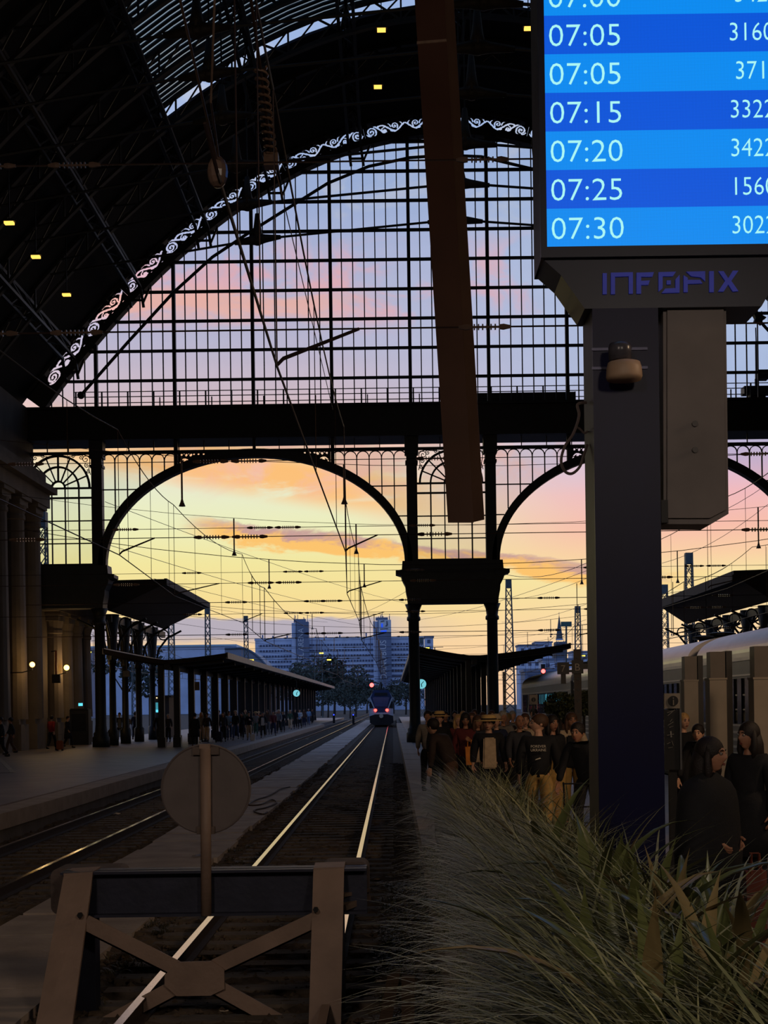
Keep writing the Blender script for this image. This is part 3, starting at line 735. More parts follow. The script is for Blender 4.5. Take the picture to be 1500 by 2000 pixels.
DIG = mat('screen_digits', (20, 30, 30), .5, 0, 0, emit=1.05, ecol=(166, 240, 238))
cx_ = at(1300, 1640, YD + .3)
D = root('departure_display', (cx_.x, YD + .3, 0), 'tall dark blue departure display with glowing blue rows on a navy post', 'display')
xl, zb = dxz(1057, 505); xr = dxz(1566, 505)[0]; zt = dxz(1057, -720)[1]
MB().box(xl, xr, YD + .02, YD + .62, zb, zt).build('casing', CASES, D)
sl_, sb_ = dxz(1068, 484); sr_ = dxz(1556, 484)[0]
fr = MB(); fr.box(xl - .005, sl_, YD - .03, YD + .02, zb, zt).box(sr_, xr + .005, YD - .03, YD + .02, zb, zt).box(sl_, sr_, YD - .03, YD + .02, zb, sb_)
fr.build('screen_frame', CASE, D)
rowz = [dxz(1065, y)[1] for y in (484, 406.5, 331.5, 256.5, 181.5, 107, 32, -43, -118, -193, -268, -343, -418, -493, -568, -643)]
# true row pitch
pitch = (dxz(1065, 32)[1] - dxz(1068, 484)[1]) / 6.0
for i in range(15):
    z0 = sb_ + pitch * i; r = MB().box(sl_, sr_, YD - .012, YD + .018, z0, z0 + pitch - .0005).build('screen_row', ROWL if i % 2 == 0 else ROWD, D)
    dat = {0: ('07:30', '3022'), 1: ('07:25', '1560'), 2: ('07:20', '3422'), 3: ('07:15', '3322'), 4: ('07:05', '371'), 5: ('07:05', '3160'), 6: ('07:00', '342')}.get(i)
    if dat:
        k = YD / F
        put_text(dat[0], 62 * k, (sl_ + 7 * k, YD - .016, z0 + pitch * .20), DIG, r, sx=1.06, name='digits', thin=.0035)
        put_text(dat[1], 51 * k, (sl_ + 404 * k, YD - .016, z0 + pitch * .285), DIG, r, align='CENTER', sx=.88, name='digits', thin=.003)
# tapered neck with the maker's lettering
a0, a1, b1, b0 = dxz(1062, 505), dxz(1097, 536), dxz(1143, 601), dxz(1143, 601)
xm = (xl + xr) / 2
neck = [(a0[0], a0[1]), (xr, a0[1]), (2 * xm - a1[0], a1[1]), (2 * xm - b1[0] + .03, b1[1]), (b1[0], b1[1]), (a1[0], a1[1])]
MB().prism(neck[::-1], YD + .03, YD + .58).build('neck', CASE, D)
q0 = dxz(1050, 534, YD + .6)
MB().prism([(xl, zb), (q0[0], q0[1]), (dxz(1097, 536)[0], q0[1]), (dxz(1110, 520)[0], zb)], YD + .3, YD + .62).build('corner_block', CASES, D)
def lk(px, py): return dxz(px, py, YD + .02)
lg = MB()
def lbar(p, w=9): 
    pts = [Vector((lk(*q)[0], YD + .018, lk(*q)[1])) for q in p]
    for a, b in zip(pts[:-1], pts[1:]): lg.bar(a, b, .012, w * YD / F, up=(0, 1, 0)) if False else lg.bar(a, b, w * YD / F, .012, up=(0, -1, 0))
def lpoly(pts, ): 
    P = [lk(*q) for q in pts]; lg.prism(P, YD + .012, YD + .03)
for p in ([(1177, 534), (1185, 534), (1185, 575), (1177, 575)],
          [(1193, 533), (1236, 532), (1236, 574), (1228, 574), (1228, 540), (1201, 541), (1201, 575), (1193, 575)],
          [(1243, 533), (1277, 532), (1274, 541), (1252, 541), (1252, 549), (1269, 548), (1266, 557), (1252, 557), (1252, 574), (1243, 574)],
          [(1286, 532), (1320, 531), (1314, 540), (1294, 540), (1294, 563), (1286, 570)],
          [(1327, 537), (1327, 572), (1292, 573), (1299, 564), (1319, 563), (1319, 546)],
          [(1302, 548), (1310, 548), (1310, 556), (1302, 556)],
          [(1335, 538), (1343, 543), (1343, 547), (1367, 547), (1372, 554), (1343, 555), (1343, 571), (1335, 571)], [(1340, 531), (1377, 530), (1377, 550), (1368, 542), (1350, 540)],
          [(1385, 530), (1394, 530), (1394, 571), (1385, 571)],
          [(1403, 530), (1413, 530), (1422, 544), (1431, 529), (1442, 529), (1428, 549), (1442, 569), (1431, 570), (1422, 556), (1413, 570), (1402, 570), (1416, 549)]):
    lpoly(p)
lg.build('maker_lettering', LOGO, D)
px0, px1 = dxz(1163, 1000)[0], dxz(1292, 1000)[0]
pm = root('post', (0, 0, 0)); pm.parent = D; pm.location = Vector((px0, YD, 0)) - woff(D)
MB().box(px0, px1, YD + .06, YD + .64, 0, b1[1] + .1).build('post_core', CASES, pm)
MB().box(px0, px1, YD + .03, YD + .06, 0.02, b1[1]).build('post_face', NAVY, pm)
# grey cabinet on the back of the post
CAB = mat('grey_cabinet', (104, 96, 94), .5, .1, .18, 2, .05)
cb = root('control_cabinet', tuple(at(1355, 1020, YD + .3)), 'grey metal cabinet hanging beside the navy post below the display', 'cabinet')
P = [dxz(1296, 598, YD + .1), dxz(1419, 598, YD + .1), dxz(1424, 1003, YD + .1), dxz(1390, 1023, YD + .1), dxz(1297, 1023, YD + .1)]
MB().prism(P[::-1], YD + .12, YD + .55).build('housing', CAB, cb)
P2_ = [dxz(1303, 600, YD + .1), dxz(1413, 600, YD + .1), dxz(1417, 996, YD + .1), dxz(1386, 1012, YD + .1), dxz(1303, 1012, YD + .1)]
MB().prism(P2_[::-1], YD + .09, YD + .12).build('cover', CAB, cb)
for yy in (828, 879):
    p = at(1357, yy, YD + .09); MB().tube([p, p + Vector((0, -.02, 0))], .026, 14).build('lock', mat('dark_lock', (36, 22, 20), .4), cb)
p = at(1296, 1000, YD + .12); MB().box(p.x - .03, p.x + .03, p.y - .05, p.y + .1, p.z - .1, p.z + .1).build('latch', IRON2, cb)
# sensor strapped to the post
sn = root('sensor_dome', tuple(at(1218, 742, YD)), 'small white sensor with clear top strapped to the navy post', 'sensor')
c = at(1219, 742, YD - .17); k = YD / F
MB().lathe([(33 * k, 0), (35 * k, 6 * k), (34 * k, 22 * k), (31 * k, 33 * k), (14 * k, 38 * k)], 24, (c.x, YD - .17, c.z)).build('bowl', mat('cream_plastic', (176, 148, 124), .5, 0, .1), sn, True)
c2 = at(1211, 704, YD - .17)
MB().lathe([(22 * k, 0), (22.5 * k, 24 * k), (20 * k, 32 * k)], 20, (c2.x, YD - .17, c2.z)).build('clear_cap', mat('smoky_plastic', (74, 72, 80), .25, 0, .2, 20), sn, True)
for yy in (682, 719):
    p0_, p1_ = at(1150, yy + 1, YD + .03), at(1268, yy, YD + .03)
    MB().box(px0 - .01, px1 - .1, YD + .015, YD + .03, p0_.z - .012, p0_.z + .012).build('strap', mat('strap_steel', (70, 70, 90), .4, .6), sn)
# loose cable at the post's flank
cpts = [(1146, 786), (1128, 790), (1131, 812), (1120, 846), (1103, 872), (1096, 900), (1103, 920), (1117, 925), (1132, 912), (1140, 890), (1147, 868)]
def smooth(pts, n=5):
    P = [Vector(p) for p in pts]; out = []
    for i in range(len(P) - 1):
        a, b, c_, d = P[max(i - 1, 0)], P[i], P[i + 1], P[min(i + 2, len(P) - 1)]
        for j in range(n):
            t = j / n; out.append(.5 * ((2 * b) + (c_ - a) * t + (2 * a - 5 * b + 4 * c_ - d) * t * t + (3 * b - a - 3 * c_ + d) * t ** 3))
    return out + [P[-1]]
cbm = MB().tube(smooth([at(x, y, YD + .35) for x, y in cpts]), .014, 6)
cbm.tube(smooth([at(x, y, YD + .4) for x, y in ((1124, 833), (1133, 838), (1141, 846), (1148, 842))]), .010, 6)
cbm.build('cable_loop', mat('grey_cable', (96, 84, 82), .5), label='loose grey cable looping out beside the navy display post', cat='cable')

# ------------------------------------------------------------------ long brown casing hanging from the roof
HB = mat('brown_casing', (74, 48, 40), .55, .1, .2, .8, .06)
Yh = 28.0
hc_ = root('hanging_casing', tuple(at(905, 1020, Yh)), 'long dark brown casing hanging down from the roof past the fan window', 'hanging casing')
def hx(xa, xb, y): return xa + (xb - xa) * (y / 1020)
yt = -1480
MB().hexa([at(875, 1021, Yh), at(925, 1021, Yh), at(925, 1018, Yh + .6), at(875, 1018, Yh + .6), at(hx(810, 875, yt), yt, Yh), at(hx(868, 925, yt), yt, Yh), at(hx(868, 925, yt), yt, Yh + .6), at(hx(810, 875, yt), yt, Yh + .6)]).build('front_panel', HB, hc_)
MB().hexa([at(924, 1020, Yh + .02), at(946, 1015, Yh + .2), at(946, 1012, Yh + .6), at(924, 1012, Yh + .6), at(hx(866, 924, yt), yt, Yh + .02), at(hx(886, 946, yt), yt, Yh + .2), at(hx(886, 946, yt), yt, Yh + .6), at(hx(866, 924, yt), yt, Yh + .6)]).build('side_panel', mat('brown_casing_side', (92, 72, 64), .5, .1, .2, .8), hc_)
a, b = at(814, 84, Yh - .01), at(872, 79, Yh - .01); MB().bar(a, b, .03, .05).build('joint_strip', mat('pale_strip', (128, 110, 100), .5), hc_)

# ------------------------------------------------------------------ buffer stop
YB = 12.0
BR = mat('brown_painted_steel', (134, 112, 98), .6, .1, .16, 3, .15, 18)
BRD = mat('shaded_brown_steel', (88, 74, 66), .6, .1, .2, 4, .15)  # darker copy of the brown steel, shade put into its colour
BND = mat('navy_steel_beam', (40, 42, 58), .5, .2, .25, 4, .1)
bs = root('buffer_stop', tuple(at(400, 1990, YB)[i] if i < 2 else ZG for i in range(3)), 'brown steel buffer stop with crossed braces at the end of the track', 'buffer stop')
def bp(px, py, Y=YB): return at(px, py, Y)
zt_, zb_ = bp(402, 1699).z, bp(402, 1788).z; x0_, x1_ = bp(120, 1700).x, bp(716, 1700).x
MB().box(x0_, x1_, YB + .05, YB + .09, zb_, zt_).box(x0_, x1_, YB - .05, YB + .24, zt_ - .022, zt_).box(x0_, x1_, YB - .05, YB + .24, zb_, zb_ + .022).build('cross_beam', BND, bs)
def rbox(x0, x1, y0, y1, z0, z1, r, name, m, par):
    b = MB(); n = 5; pr = []
    for cx, cz, a in ((x1 - r, z1 - r, 0), (x0 + r, z1 - r, PI / 2), (x0 + r, z0 + r, PI), (x1 - r, z0 + r, 1.5 * PI)):
        for i in range(n + 1): t = a + PI / 2 * i / n; pr.append((cx + r * math.cos(t), cz + r * math.sin(t)))
    return b.prism(pr[::-1], y0, y1).build(name, m, par)
PAD = mat('worn_buffer_pad', (84, 72, 68), .8, 0, .3, 6, .3)
p0, p1 = bp(106, 1693, YB + .4), bp(246, 1780, YB + .4); rbox(p0.x, p1.x, YB + .26, YB + .62, p1.z, p0.z, .07, 'buffer_pad', PAD, bs)
p0, p1 = bp(628, 1681, YB + .4), bp(722, 1768, YB + .4); rbox(p0.x, p1.x, YB + .26, YB + .62, p1.z, p0.z, .07, 'buffer_pad', PAD, bs)
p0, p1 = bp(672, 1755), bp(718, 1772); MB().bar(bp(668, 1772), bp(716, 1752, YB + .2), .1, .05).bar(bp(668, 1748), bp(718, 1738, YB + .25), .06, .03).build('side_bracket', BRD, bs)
def brace(t0, t1, b0, b1, Yt, Yb, name='brace', m=BR, th=.045):
    A = [at(*b0, Yb), at(*b1, Yb), at(*t1, Yt), at(*t0, Yt)]; h = Vector((0, th, 0))
    return MB().hexa([A[0], A[1], A[1] + h, A[0] + h, A[3], A[2], A[2] + h, A[3] + h]).build(name, m, bs)
yb = 2096
brace((124, 1712), (181, 1706), (52, yb), (128, yb), YB - .07, YB - 1.0)
brace((612, 1700), (672, 1696), (600, yb), (664, yb), YB - .07, YB - 1.0)
for (xa, xb, y_) in ((124, 181, 1709), (612, 672, 1698)):
    a, b = at(xa, y_, YB - .07), at(xb, y_ - (3 if xa < 300 else 2), YB - .07); MB().hexa([a + Vector((0, 0, -.03)), b + Vector((0, 0, -.03)), b + Vector((0, .32, -.02)), a + Vector((0, .32, -.02)), a + Vector((0, .0, .012)), b + Vector((0, .0, .012)), b + Vector((0, .32, .022)), a + Vector((0, .32, .022))]).build('brace_head', BR, bs)
for xa in (149, 640):
    a = at(xa, 1790, YB + .1); w = .175 if xa < 300 else .14
    MB().box(a.x, a.x + w, YB + .0, YB + .2, ZG - .1, zb_).build('upright', BND, bs)
Yx = YB - .30
def xb_(p, q, w=34):
    a, b = at(*p, Yx), at(*q, Yx)
    MB().bar(a, b, w * YB / F, .012, up=(0, 1, 0)).bar(a + Vector((0, .07, -.05)), b + Vector((0, .07, -.05)), .012, .13).build('diagonal_brace', BR, bs)
def xbar(p, q, w=33):
    a, b = at(*p, Yx), at(*q, Yx); d = (b - a).normalized(); n = Vector((-d.z, 0, d.x)) * (w * Yx / F / 2)
    if n.z < 0: n = -n
    h = Vector((0, .014, 0)); m = MB(); m.hexa([a - n, b - n, b - n + h, a - n + h, a + n, b + n, b + n + h, a + n + h])
    h2 = Vector((0, .13, 0)); t = n.normalized() * .014; o = -n
    m.hexa([a + o, b + o, b + o + h2, a + o + h2, a + o + t, b + o + t, b + o + t + h2, a + o + t + h2]); m.build('diagonal_brace', BR, bs)
xbar((166, 1803), (345, 1893)); xbar((622, 1795), (420, 1890)); xbar((342, 1930), (120, 2048)); xbar((420, 1928), (622, 2040))
pl = [at(*q, Yx - .02) for q in ((322, 1904), (346, 1879), (415, 1877), (438, 1893), (439, 1931), (412, 1944), (345, 1945), (322, 1924))]
MB().prism([(q.x, q.z) for q in pl], Yx - .035, Yx - .005).build('gusset_plate', BR, bs)
for q in ((157, 1787), (617, 1776), (357, 1893), (374, 1922)):
    p = at(*q, YB - .30 if q[0] > 300 and q[0] < 600 else YB - .31); MB().tube([p, p + Vector((0, -.03, 0))], .024, 6).build('bolt', IRON2, bs)
# round signal plate on its post, seen from behind
sg = root('round_signal', tuple(at(402, 1788, YB - .1)), 'round signal plate seen from behind on a post above the buffer stop', 'signal')
DK = mat('dull_brown_plate', (98, 88, 86), .6, .1, .14, 4, .1, 10)
c = at(402, 1541, YB); R = 86 * YB / F; nn = 40
disc = MB().prism([(c.x + R * math.cos(2 * PI * i / nn), c.z + R * math.sin(2 * PI * i / nn)) for i in range(nn)], YB, YB + .012)
rim = [Vector((c.x + R * math.cos(2 * PI * i / nn), YB + .006, c.z + R * math.sin(2 * PI * i / nn))) for i in range(nn + 1)]
disc.tube(rim, .012, 6); disc.build('plate', DK, sg)
pa, pb = at(401, 1462, YB - .045), at(403, 1788, YB - .045)
MB().tube([pb, pa], .045, 12).build('post', BR, sg, True)
for q in (1466, 1621):
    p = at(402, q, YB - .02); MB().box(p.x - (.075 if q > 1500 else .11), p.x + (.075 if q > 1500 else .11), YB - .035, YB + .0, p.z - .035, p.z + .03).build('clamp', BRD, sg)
p = at(400, 1456, YB - .03); MB().box(p.x - .045, p.x + .045, YB - .05, YB + .02, p.z - .03, p.z + .012).build('cap', BR, sg)

# ------------------------------------------------------------------ planter with long grass along the platform edge
WOOD = mat('dark_planter_wood', (70, 54, 42), .8, 0, .3, 4, .3, 16, stretch=(1, 6, 6))
SOIL = mat('planter_soil', (40, 32, 26), .95, 0, .3, 8, .6, 30)
plr = root('planter_box', (1.17, 12.6, 0), 'long dark wooden planter full of grass along the platform edge', 'planter')
PX0, PX1, PY0, PY1 = .60, 1.74, 3.9, 21.4
for k in range(4):
    z = .02 + .12 * k
    for i in range(8):
        y0 = PY0 + (PY1 - PY0) * i / 8; y1 = PY0 + (PY1 - PY0) * (i + 1) / 8 - .012
        MB().box(PX0, PX0 + .03, y0, y1, z, z + .11).build('plank', WOOD, plr); MB().box(PX1 - .03, PX1, y0, y1, z, z + .11).build('plank', WOOD, plr)
    MB().box(PX0 + .03, PX1 - .03, PY1 - .03, PY1, z, z + .11).build('plank', WOOD, plr); MB().box(PX0 + .03, PX1 - .03, PY0, PY0 + .03, z, z + .11).build('plank', WOOD, plr)
MB().box(PX0 + .03, PX1 - .03, PY0 + .03, PY1 - .03, 0, .44).build('soil', SOIL, plr)
def leaf_mat(name, a, b, rough=.45, tr=.25):
    m = mat(name, a, rough, 0, 0); nt = m.node_tree; N = nt.nodes; L = nt.links; bs_ = N['Principled BSDF']
    tc = N.new('ShaderNodeTexCoord'); n = N.new('ShaderNodeTexNoise'); n.inputs['Scale'].default_value = 5; n.inputs['Detail'].default_value = 6; L.new(tc.outputs['Object'], n.inputs['Vector'])
    ge = N.new('ShaderNodeNewGeometry'); ad = N.new('ShaderNodeMath'); ad.operation = 'ADD'; L.new(n.outputs['Fac'], ad.inputs[0]); L.new(ge.outputs['Random Per Island'], ad.inputs[1])
    r = N.new('ShaderNodeValToRGB'); r.color_ramp.elements[0].position = .25; r.color_ramp.elements[1].position = .8
    mr = N.new('ShaderNodeMath'); mr.operation = 'MULTIPLY'; mr.inputs[1].default_value = .5; L.new(ad.outputs[0], mr.inputs[0]); L.new(mr.outputs[0], r.inputs[0])
    r.color_ramp.elements[0].color = (*lin(a), 1); r.color_ramp.elements[1].color = (*lin(b), 1); L.new(r.outputs[0], bs_.inputs['Base Color']); return m
GRS = leaf_mat('grass_blade', (84, 92, 60), (170, 168, 126))
def blades(n, base, azim, length, t0, bend, width, seg=6):
    """many curved tapering strips at once"""
    V = np.zeros((n, seg + 1, 2, 3)); p = base.copy(); th = t0.copy()
    side = np.stack([-np.sin(azim), np.cos(azim), np.zeros(n)], -1)
    for s_ in range(seg + 1):
        f_ = s_ / seg; w = width * (1 - f_ ** 2.2) * (.55 + .45 * min(1, f_ * 4)) + .0004
        V[:, s_, 0] = p - side * w[:, None] / 2; V[:, s_, 1] = p + side * w[:, None] / 2
        d = np.stack([np.sin(th) * np.cos(azim), np.sin(th) * np.sin(azim), np.cos(th)], -1)
        p = p + d * (length / seg)[:, None]; th = th + bend / seg
    V[:, :, :, 2] = np.maximum(V[:, :, :, 2], base[:, None, None, 2] - .42)
    vs = V.reshape(-1, 3); fs = []
    idx = np.arange(n)[:, None] * (seg + 1) * 2 + np.arange(seg)[None] * 2
    f = np.stack([idx, idx + 1, idx + 3, idx + 2], -1).reshape(-1, 4)
    return vs, f
def np_mesh(name, vs, f, m):
    me = bpy.data.meshes.new(name); me.vertices.add(len(vs)); me.vertices.foreach_set('co', vs.astype(np.float32).ravel())
    me.loops.add(f.size); me.loops.foreach_set('vertex_index', f.astype(np.int32).ravel())
    k = f.shape[1]; me.polygons.add(len(f)); me.polygons.foreach_set('loop_start', np.arange(0, f.size, k, dtype=np.int32)); me.polygons.foreach_set('loop_total', np.full(len(f), k, dtype=np.int32))
    me.update(calc_edges=True); me.validate(); me.materials.append(m); return me
def grass_patch(x0, x1, y0, y1, n, zb, lmin, lmax, bias, wmin=.007, wmax=.014, name='grass', label='', m=GRS, t=(.08, .7), bd=(1.5, 2.7), spread=.55):
    nt_ = n // 26
    tx, ty = rng.uniform(x0, x1, nt_), rng.uniform(y0, y1, nt_); ti = rng.integers(0, nt_, n)
    bx = tx[ti] + rng.normal(0, .05, n); by = ty[ti] + rng.normal(0, .05, n)
    base = np.stack([bx, by, np.full(n, zb)], -1)
    lean = rng.uniform(0, 1, n) < bias
    az = np.where(lean, rng.normal(PI * .97, spread, n), rng.uniform(-PI, PI, n))
    vs, f = blades(n, base, az, rng.uniform(lmin, lmax, n), rng.uniform(*t, n), rng.uniform(*bd, n), rng.uniform(wmin, wmax, n))
    ctr = np.array([(x0 + x1) / 2, (y0 + y1) / 2, zb]); me = np_mesh(name, vs - ctr, f, m)
    o = put(me, name, None, tuple(ctr)); return tag(o, label, 'grass', kind='stuff')
grass_patch(.86, 1.70, 4.0, 21.2, 9500, .43, .65, 1.15, .74, .009, .018, name='ornamental_grass', label='long arching ornamental grass filling the planter beside the track', t=(.3, 1.0), bd=(.6, 1.5), spread=.4)
grass_patch(.66, .98, 4.0, 21.2, 7500, .43, .30, .62, .4, .006, .012, name='edge_grass', label='finer drooping grass along the track side of the planter')
grass_patch(.86, 1.68, 4.0, 12, 2100, .43, .8, 1.35, .8, .016, .028, name='broad_grass', label='broader arching grass blades at the near end of the planter', t=(.3, 1.0), bd=(.7, 1.6), spread=.5)
grass_patch(.44, .58, 8.6, 19, 1800, .02, .12, .3, .4, .006, .012, name='kerb_grass', label='short grass spilling over the kerb at the foot of the planter')
# broad-leaved plants standing in the grass
LEAF = leaf_mat('broad_leaf', (52, 66, 34), (112, 116, 70), .3)
LEAF2 = leaf_mat('dry_broad_leaf', (98, 84, 50), (150, 132, 92), .4)
def leaf_mesh(L_, W_, bend, fold=.25):
    seg = 9; vs = []; fs = []; p = Vector((0, 0, 0)); th = .12
    for i in range(seg + 1):
        f_ = i / seg; w = W_ * math.sin(PI * min(1, .12 + .88 * f_)) ** .8 * (1 - f_ ** 5)
        for q in (-1, 0, 1): vs.append((p.x + abs(q) * 0, q * w / 2, p.z + abs(q) * w * fold))
        p = p + Vector((math.sin(th), 0, math.cos(th))) * (L_ / seg); th += bend / seg
    for i in range(seg):
        for q in (0, 1): a = i * 3 + q; fs.append((a, a + 1, a + 4, a + 3))
    return MB().add(vs, fs).mesh('leaf')
LM = [leaf_mesh(.66, .062, .7), leaf_mesh(.80, .058, 1.2), leaf_mesh(.92, .055, 1.8), leaf_mesh(.54, .07, .35)]
for q in LM: q.materials.append(LEAF); q.polygons.foreach_set('use_smooth', [True] * len(q.polygons))
plants = [(1063, 1600, 11.2), (1185, 1640, 9.6), (1258, 1660, 9.0), (1148, 1720, 8.4), (1310, 1745, 7.6), (1420, 1700, 7.4), (1240, 1790, 7.0), (1370, 1840, 6.3), (1440, 1900, 5.7), (1180, 1880, 6.5), (1300, 1950, 5.4), (1465, 1790, 6.6)]
words = ['farthest along the planter', 'with leaf tips against the navy post', 'just before the navy post foot', 'in the middle of the grass', 'below the woman in black', 'beside the woman in black', 'amid drooping blades before the post', 'near the planter end, tall and arching', 'at the corner of the planter nearest the viewer', 'low in the grass on the track side', 'low at the near end of the planter', 'next to the arching plant at the aisle side']
for i, (px, py, Y) in enumerate(plants):
    b = at(px, py, Y); b.z = .42; b.x = min(max(b.x, .75), 1.62)
    t = root('broad_leaf_plant', tuple(b), 'broad green leaved plant ' + words[i], 'plant', 'broad leaved plants in the planter')
    for j in range(8):
        me = LM[(i + j) % 4]; s_ = rng.uniform(1.2, 1.55)
        put(me, 'leaf', t, (rng.normal(0, .03), rng.normal(0, .03), 0), (rng.uniform(-.12, .12), rng.uniform(-.1, .25), j * PI / 4 + rng.uniform(-.3, .3)), (s_, s_, s_), [LEAF2 if rng.uniform() < .25 else LEAF])
# weeds along the foot of the platform wall and two old posts
WEED = leaf_mat('weed_blade', (44, 42, 24), (80, 72, 44))
grass_patch(-.16, .42, 9.2, 20, 3600, ZG + .02, .07, .24, .15, .006, .014, 'track_weeds', 'low dry weeds growing between the rail and the platform wall', WEED)
grass_patch(-2.9, -2.2, 12, 26, 900, ZG + .02, .06, .18, .1, .006, .011, 'ballast_weeds', 'sparse weeds between slab walkway and rail', WEED)
for x, sl2, txt in ((770, .10, 'leaning, with slanted top,'), (797, 0, 'upright')):
    p = at(x, 1905, 11.0); b = MB(); b.hexa([(p.x - .06 - sl2, 10.97, ZG - .05), (p.x + .04 - sl2, 10.97, ZG - .05), (p.x + .04 - sl2, 11.03, ZG - .05), (p.x - .06 - sl2, 11.03, ZG - .05), (p.x - .05, 10.97, p.z), (p.x + .05, 10.97, p.z + (.05 if sl2 else 0)), (p.x + .05, 11.03, p.z + (.05 if sl2 else 0)), (p.x - .05, 11.03, p.z)])
    b.build('short_post', WOOD, label='short dark flat post ' + txt + ' among the weeds by the planter', cat='post')
# ------------------------------------------------------------------ overhead lines
CZ, MZ = HC + 3.25, HC + 5.9
SPY = [13.7, 30.3, 41.6, 55.3, 71, 109, 128, 150, 182, 220, 262]
trk = {-1.32: 'over the track of the buffer stop', -6.03: 'over the track beside the pillared platform', -23.0: 'over the siding far beyond the pillared wall', 9.45: 'over the grey coaches', 14.2: 'over the siding behind the grey coaches', 25.0: 'over the outermost siding behind the coaches'}
for xc, txt in trk.items():
    y0 = 8.7 if xc == -1.32 else (9.0 if xc == -6.03 else (78 if xc in (-23.0, 25.0) else 30))
    ys = [y for y in SPY if y > y0]
    if xc == 9.45: ys = [y for y in ys if y < 76]
    sup = [y0] + ys
    ln = root('overhead_line', (xc, y0, CZ), 'overhead contact line with droppers ' + txt, 'overhead line', 'overhead contact lines')
    r = .012
    con, mes = [], []
    for i, y in enumerate(sup):
        con.append(Vector(((-1.02, -1.06, -.95, -1.28, -1.25, -1.5, -1.2)[min(i, 6)] if xc == -1.32 else xc + (.3 if i % 2 == 0 else -.25), y, CZ)))
    for i in range(len(sup) - 1):
        a, b = sup[i], sup[i + 1]
        for j in range(8):
            t = j / 8; sag = 4 * t * (1 - t) * min(.55, (b - a) * .02)
            za = MZ if i or xc not in (-1.32,) else MZ + .2
            mes.append(Vector((con[i].x + (con[i + 1].x - con[i].x) * t, a + (b - a) * t, MZ - sag)))
    mes.append(Vector((con[-1].x, sup[-1], MZ)))
    if xc == -1.32:
        top = at(400, 240, 8.4); con = [top] + con
    rr = [r * (1 if p.y < 60 else 1.7) for p in con]
    MB().tube(con, rr, 5).build('contact_wire', WIRE, ln)
    MB().tube(mes, [r * (1 if p.y < 60 else 1.6) for p in mes], 5).build('messenger_wire', WIRE, ln)
    for i, p in enumerate(mes[2::3]):
        if p.y > 200: break
        MB().tube([p, Vector((p.x, p.y, CZ))], .006 if p.y < 60 else .014, 4).build('dropper', WIRE, ln)
def insul(b, p, d=Vector((1, 0, 0)), s_=1.0):
    b.tube([p - d * .28 * s_, p + d * .28 * s_], .022 * s_, 6)
    for i in range(6):
        q = p + d * (.2 * s_ * (i - 2.5) / 2.5); b.tube([q - d * .012 * s_, q + d * .012 * s_], .06 * s_, 8)
    for s2 in (-1, 1): b.tube([p + d * s2 * .28 * s_, p + d * s2 * .36 * s_, p + d * s2 * .5 * s_], [.05 * s_, .06 * s_, .03 * s_], 6)
for i, Y in enumerate(SPY):
    x0, x1 = (XL, XR) if Y < 76 else (-24, 27)
    if Y < 15: x1 = 7.0
    words = ['nearest the viewer', 'second from the viewer', 'third from the viewer', 'fourth from the viewer', 'just inside the end screen', 'first beyond the end screen', 'second beyond the end screen', 'third beyond the end screen', 'fourth beyond the end screen', 'fifth beyond the end screen', 'farthest out over the tracks']
    sp = root('span_wire', (XC, Y, CZ), 'pair of cross span wires with insulators, ' + words[i], 'span wire', 'cross span wires over the tracks')
    rr = .009 if Y < 60 else .017
    for z, nm in ((CZ + .35, 'lower_wire'), (CZ + 1.95, 'upper_wire')):
        MB().tube([(x0, Y, z), (x1, Y, z)], rr, 5).build(nm, WIRE, sp)
    z3 = MZ + 1.0
    if Y > 40: MB().tube([Vector((x0 + (x1 - x0) * t, Y, z3 + 2.2 * (2 * t - 1) ** 2)) for t in [k / 12 for k in range(13)]], rr, 5).build('head_span', WIRE, sp)
    for xc in trk:
        if Y < 76 and not (XL + 2 < xc < XR - 2): continue
        if Y < 29 and xc not in (-1.32, -6.03) or (xc == 9.45 and Y > 76): continue
        for z in (CZ + .35, CZ + 1.95):
            for dx_ in (-1.65, 2.25):
                b = MB(); insul(b, Vector((xc + dx_, Y, z)), Vector((1, 0, 0)), .5 if Y < 25 else .75 if Y < 60 else 1.1); b.build('insulator', INSUL, sp)
        k = SPY.index(Y) ; st = (.3 if (k % 2 == 1) else -.25) if xc != -1.32 else (.26, .37, .04, .07, -.18, .12)[min(k, 5)]
        MB().tube([(xc + st, Y + .02, CZ + .02), (xc + st + .06, Y + .02, CZ + .08), (xc + 1.05, Y, CZ + .35)], [.018, .02, .016] if Y < 60 else .03, 6).build('registration_arm', WIRE, sp)
        MB().tube([(xc + st, Y, CZ), (xc + st, Y, MZ)], .008 if Y < 60 else .02, 5).build('hanger', WIRE, sp)
        if Y > 40:
            b = MB(); zz = z3 + 2.2 * (2 * ((xc - x0) / (x1 - x0)) - 1) ** 2
            b.tube([(xc, Y, MZ), (xc, Y, zz)], .03, 5); b.lathe([(.10, 0), (.05, .12), (.03, .2)], 8, (xc, Y, MZ - .05)); b.build('suspension_rod', INSUL, sp)
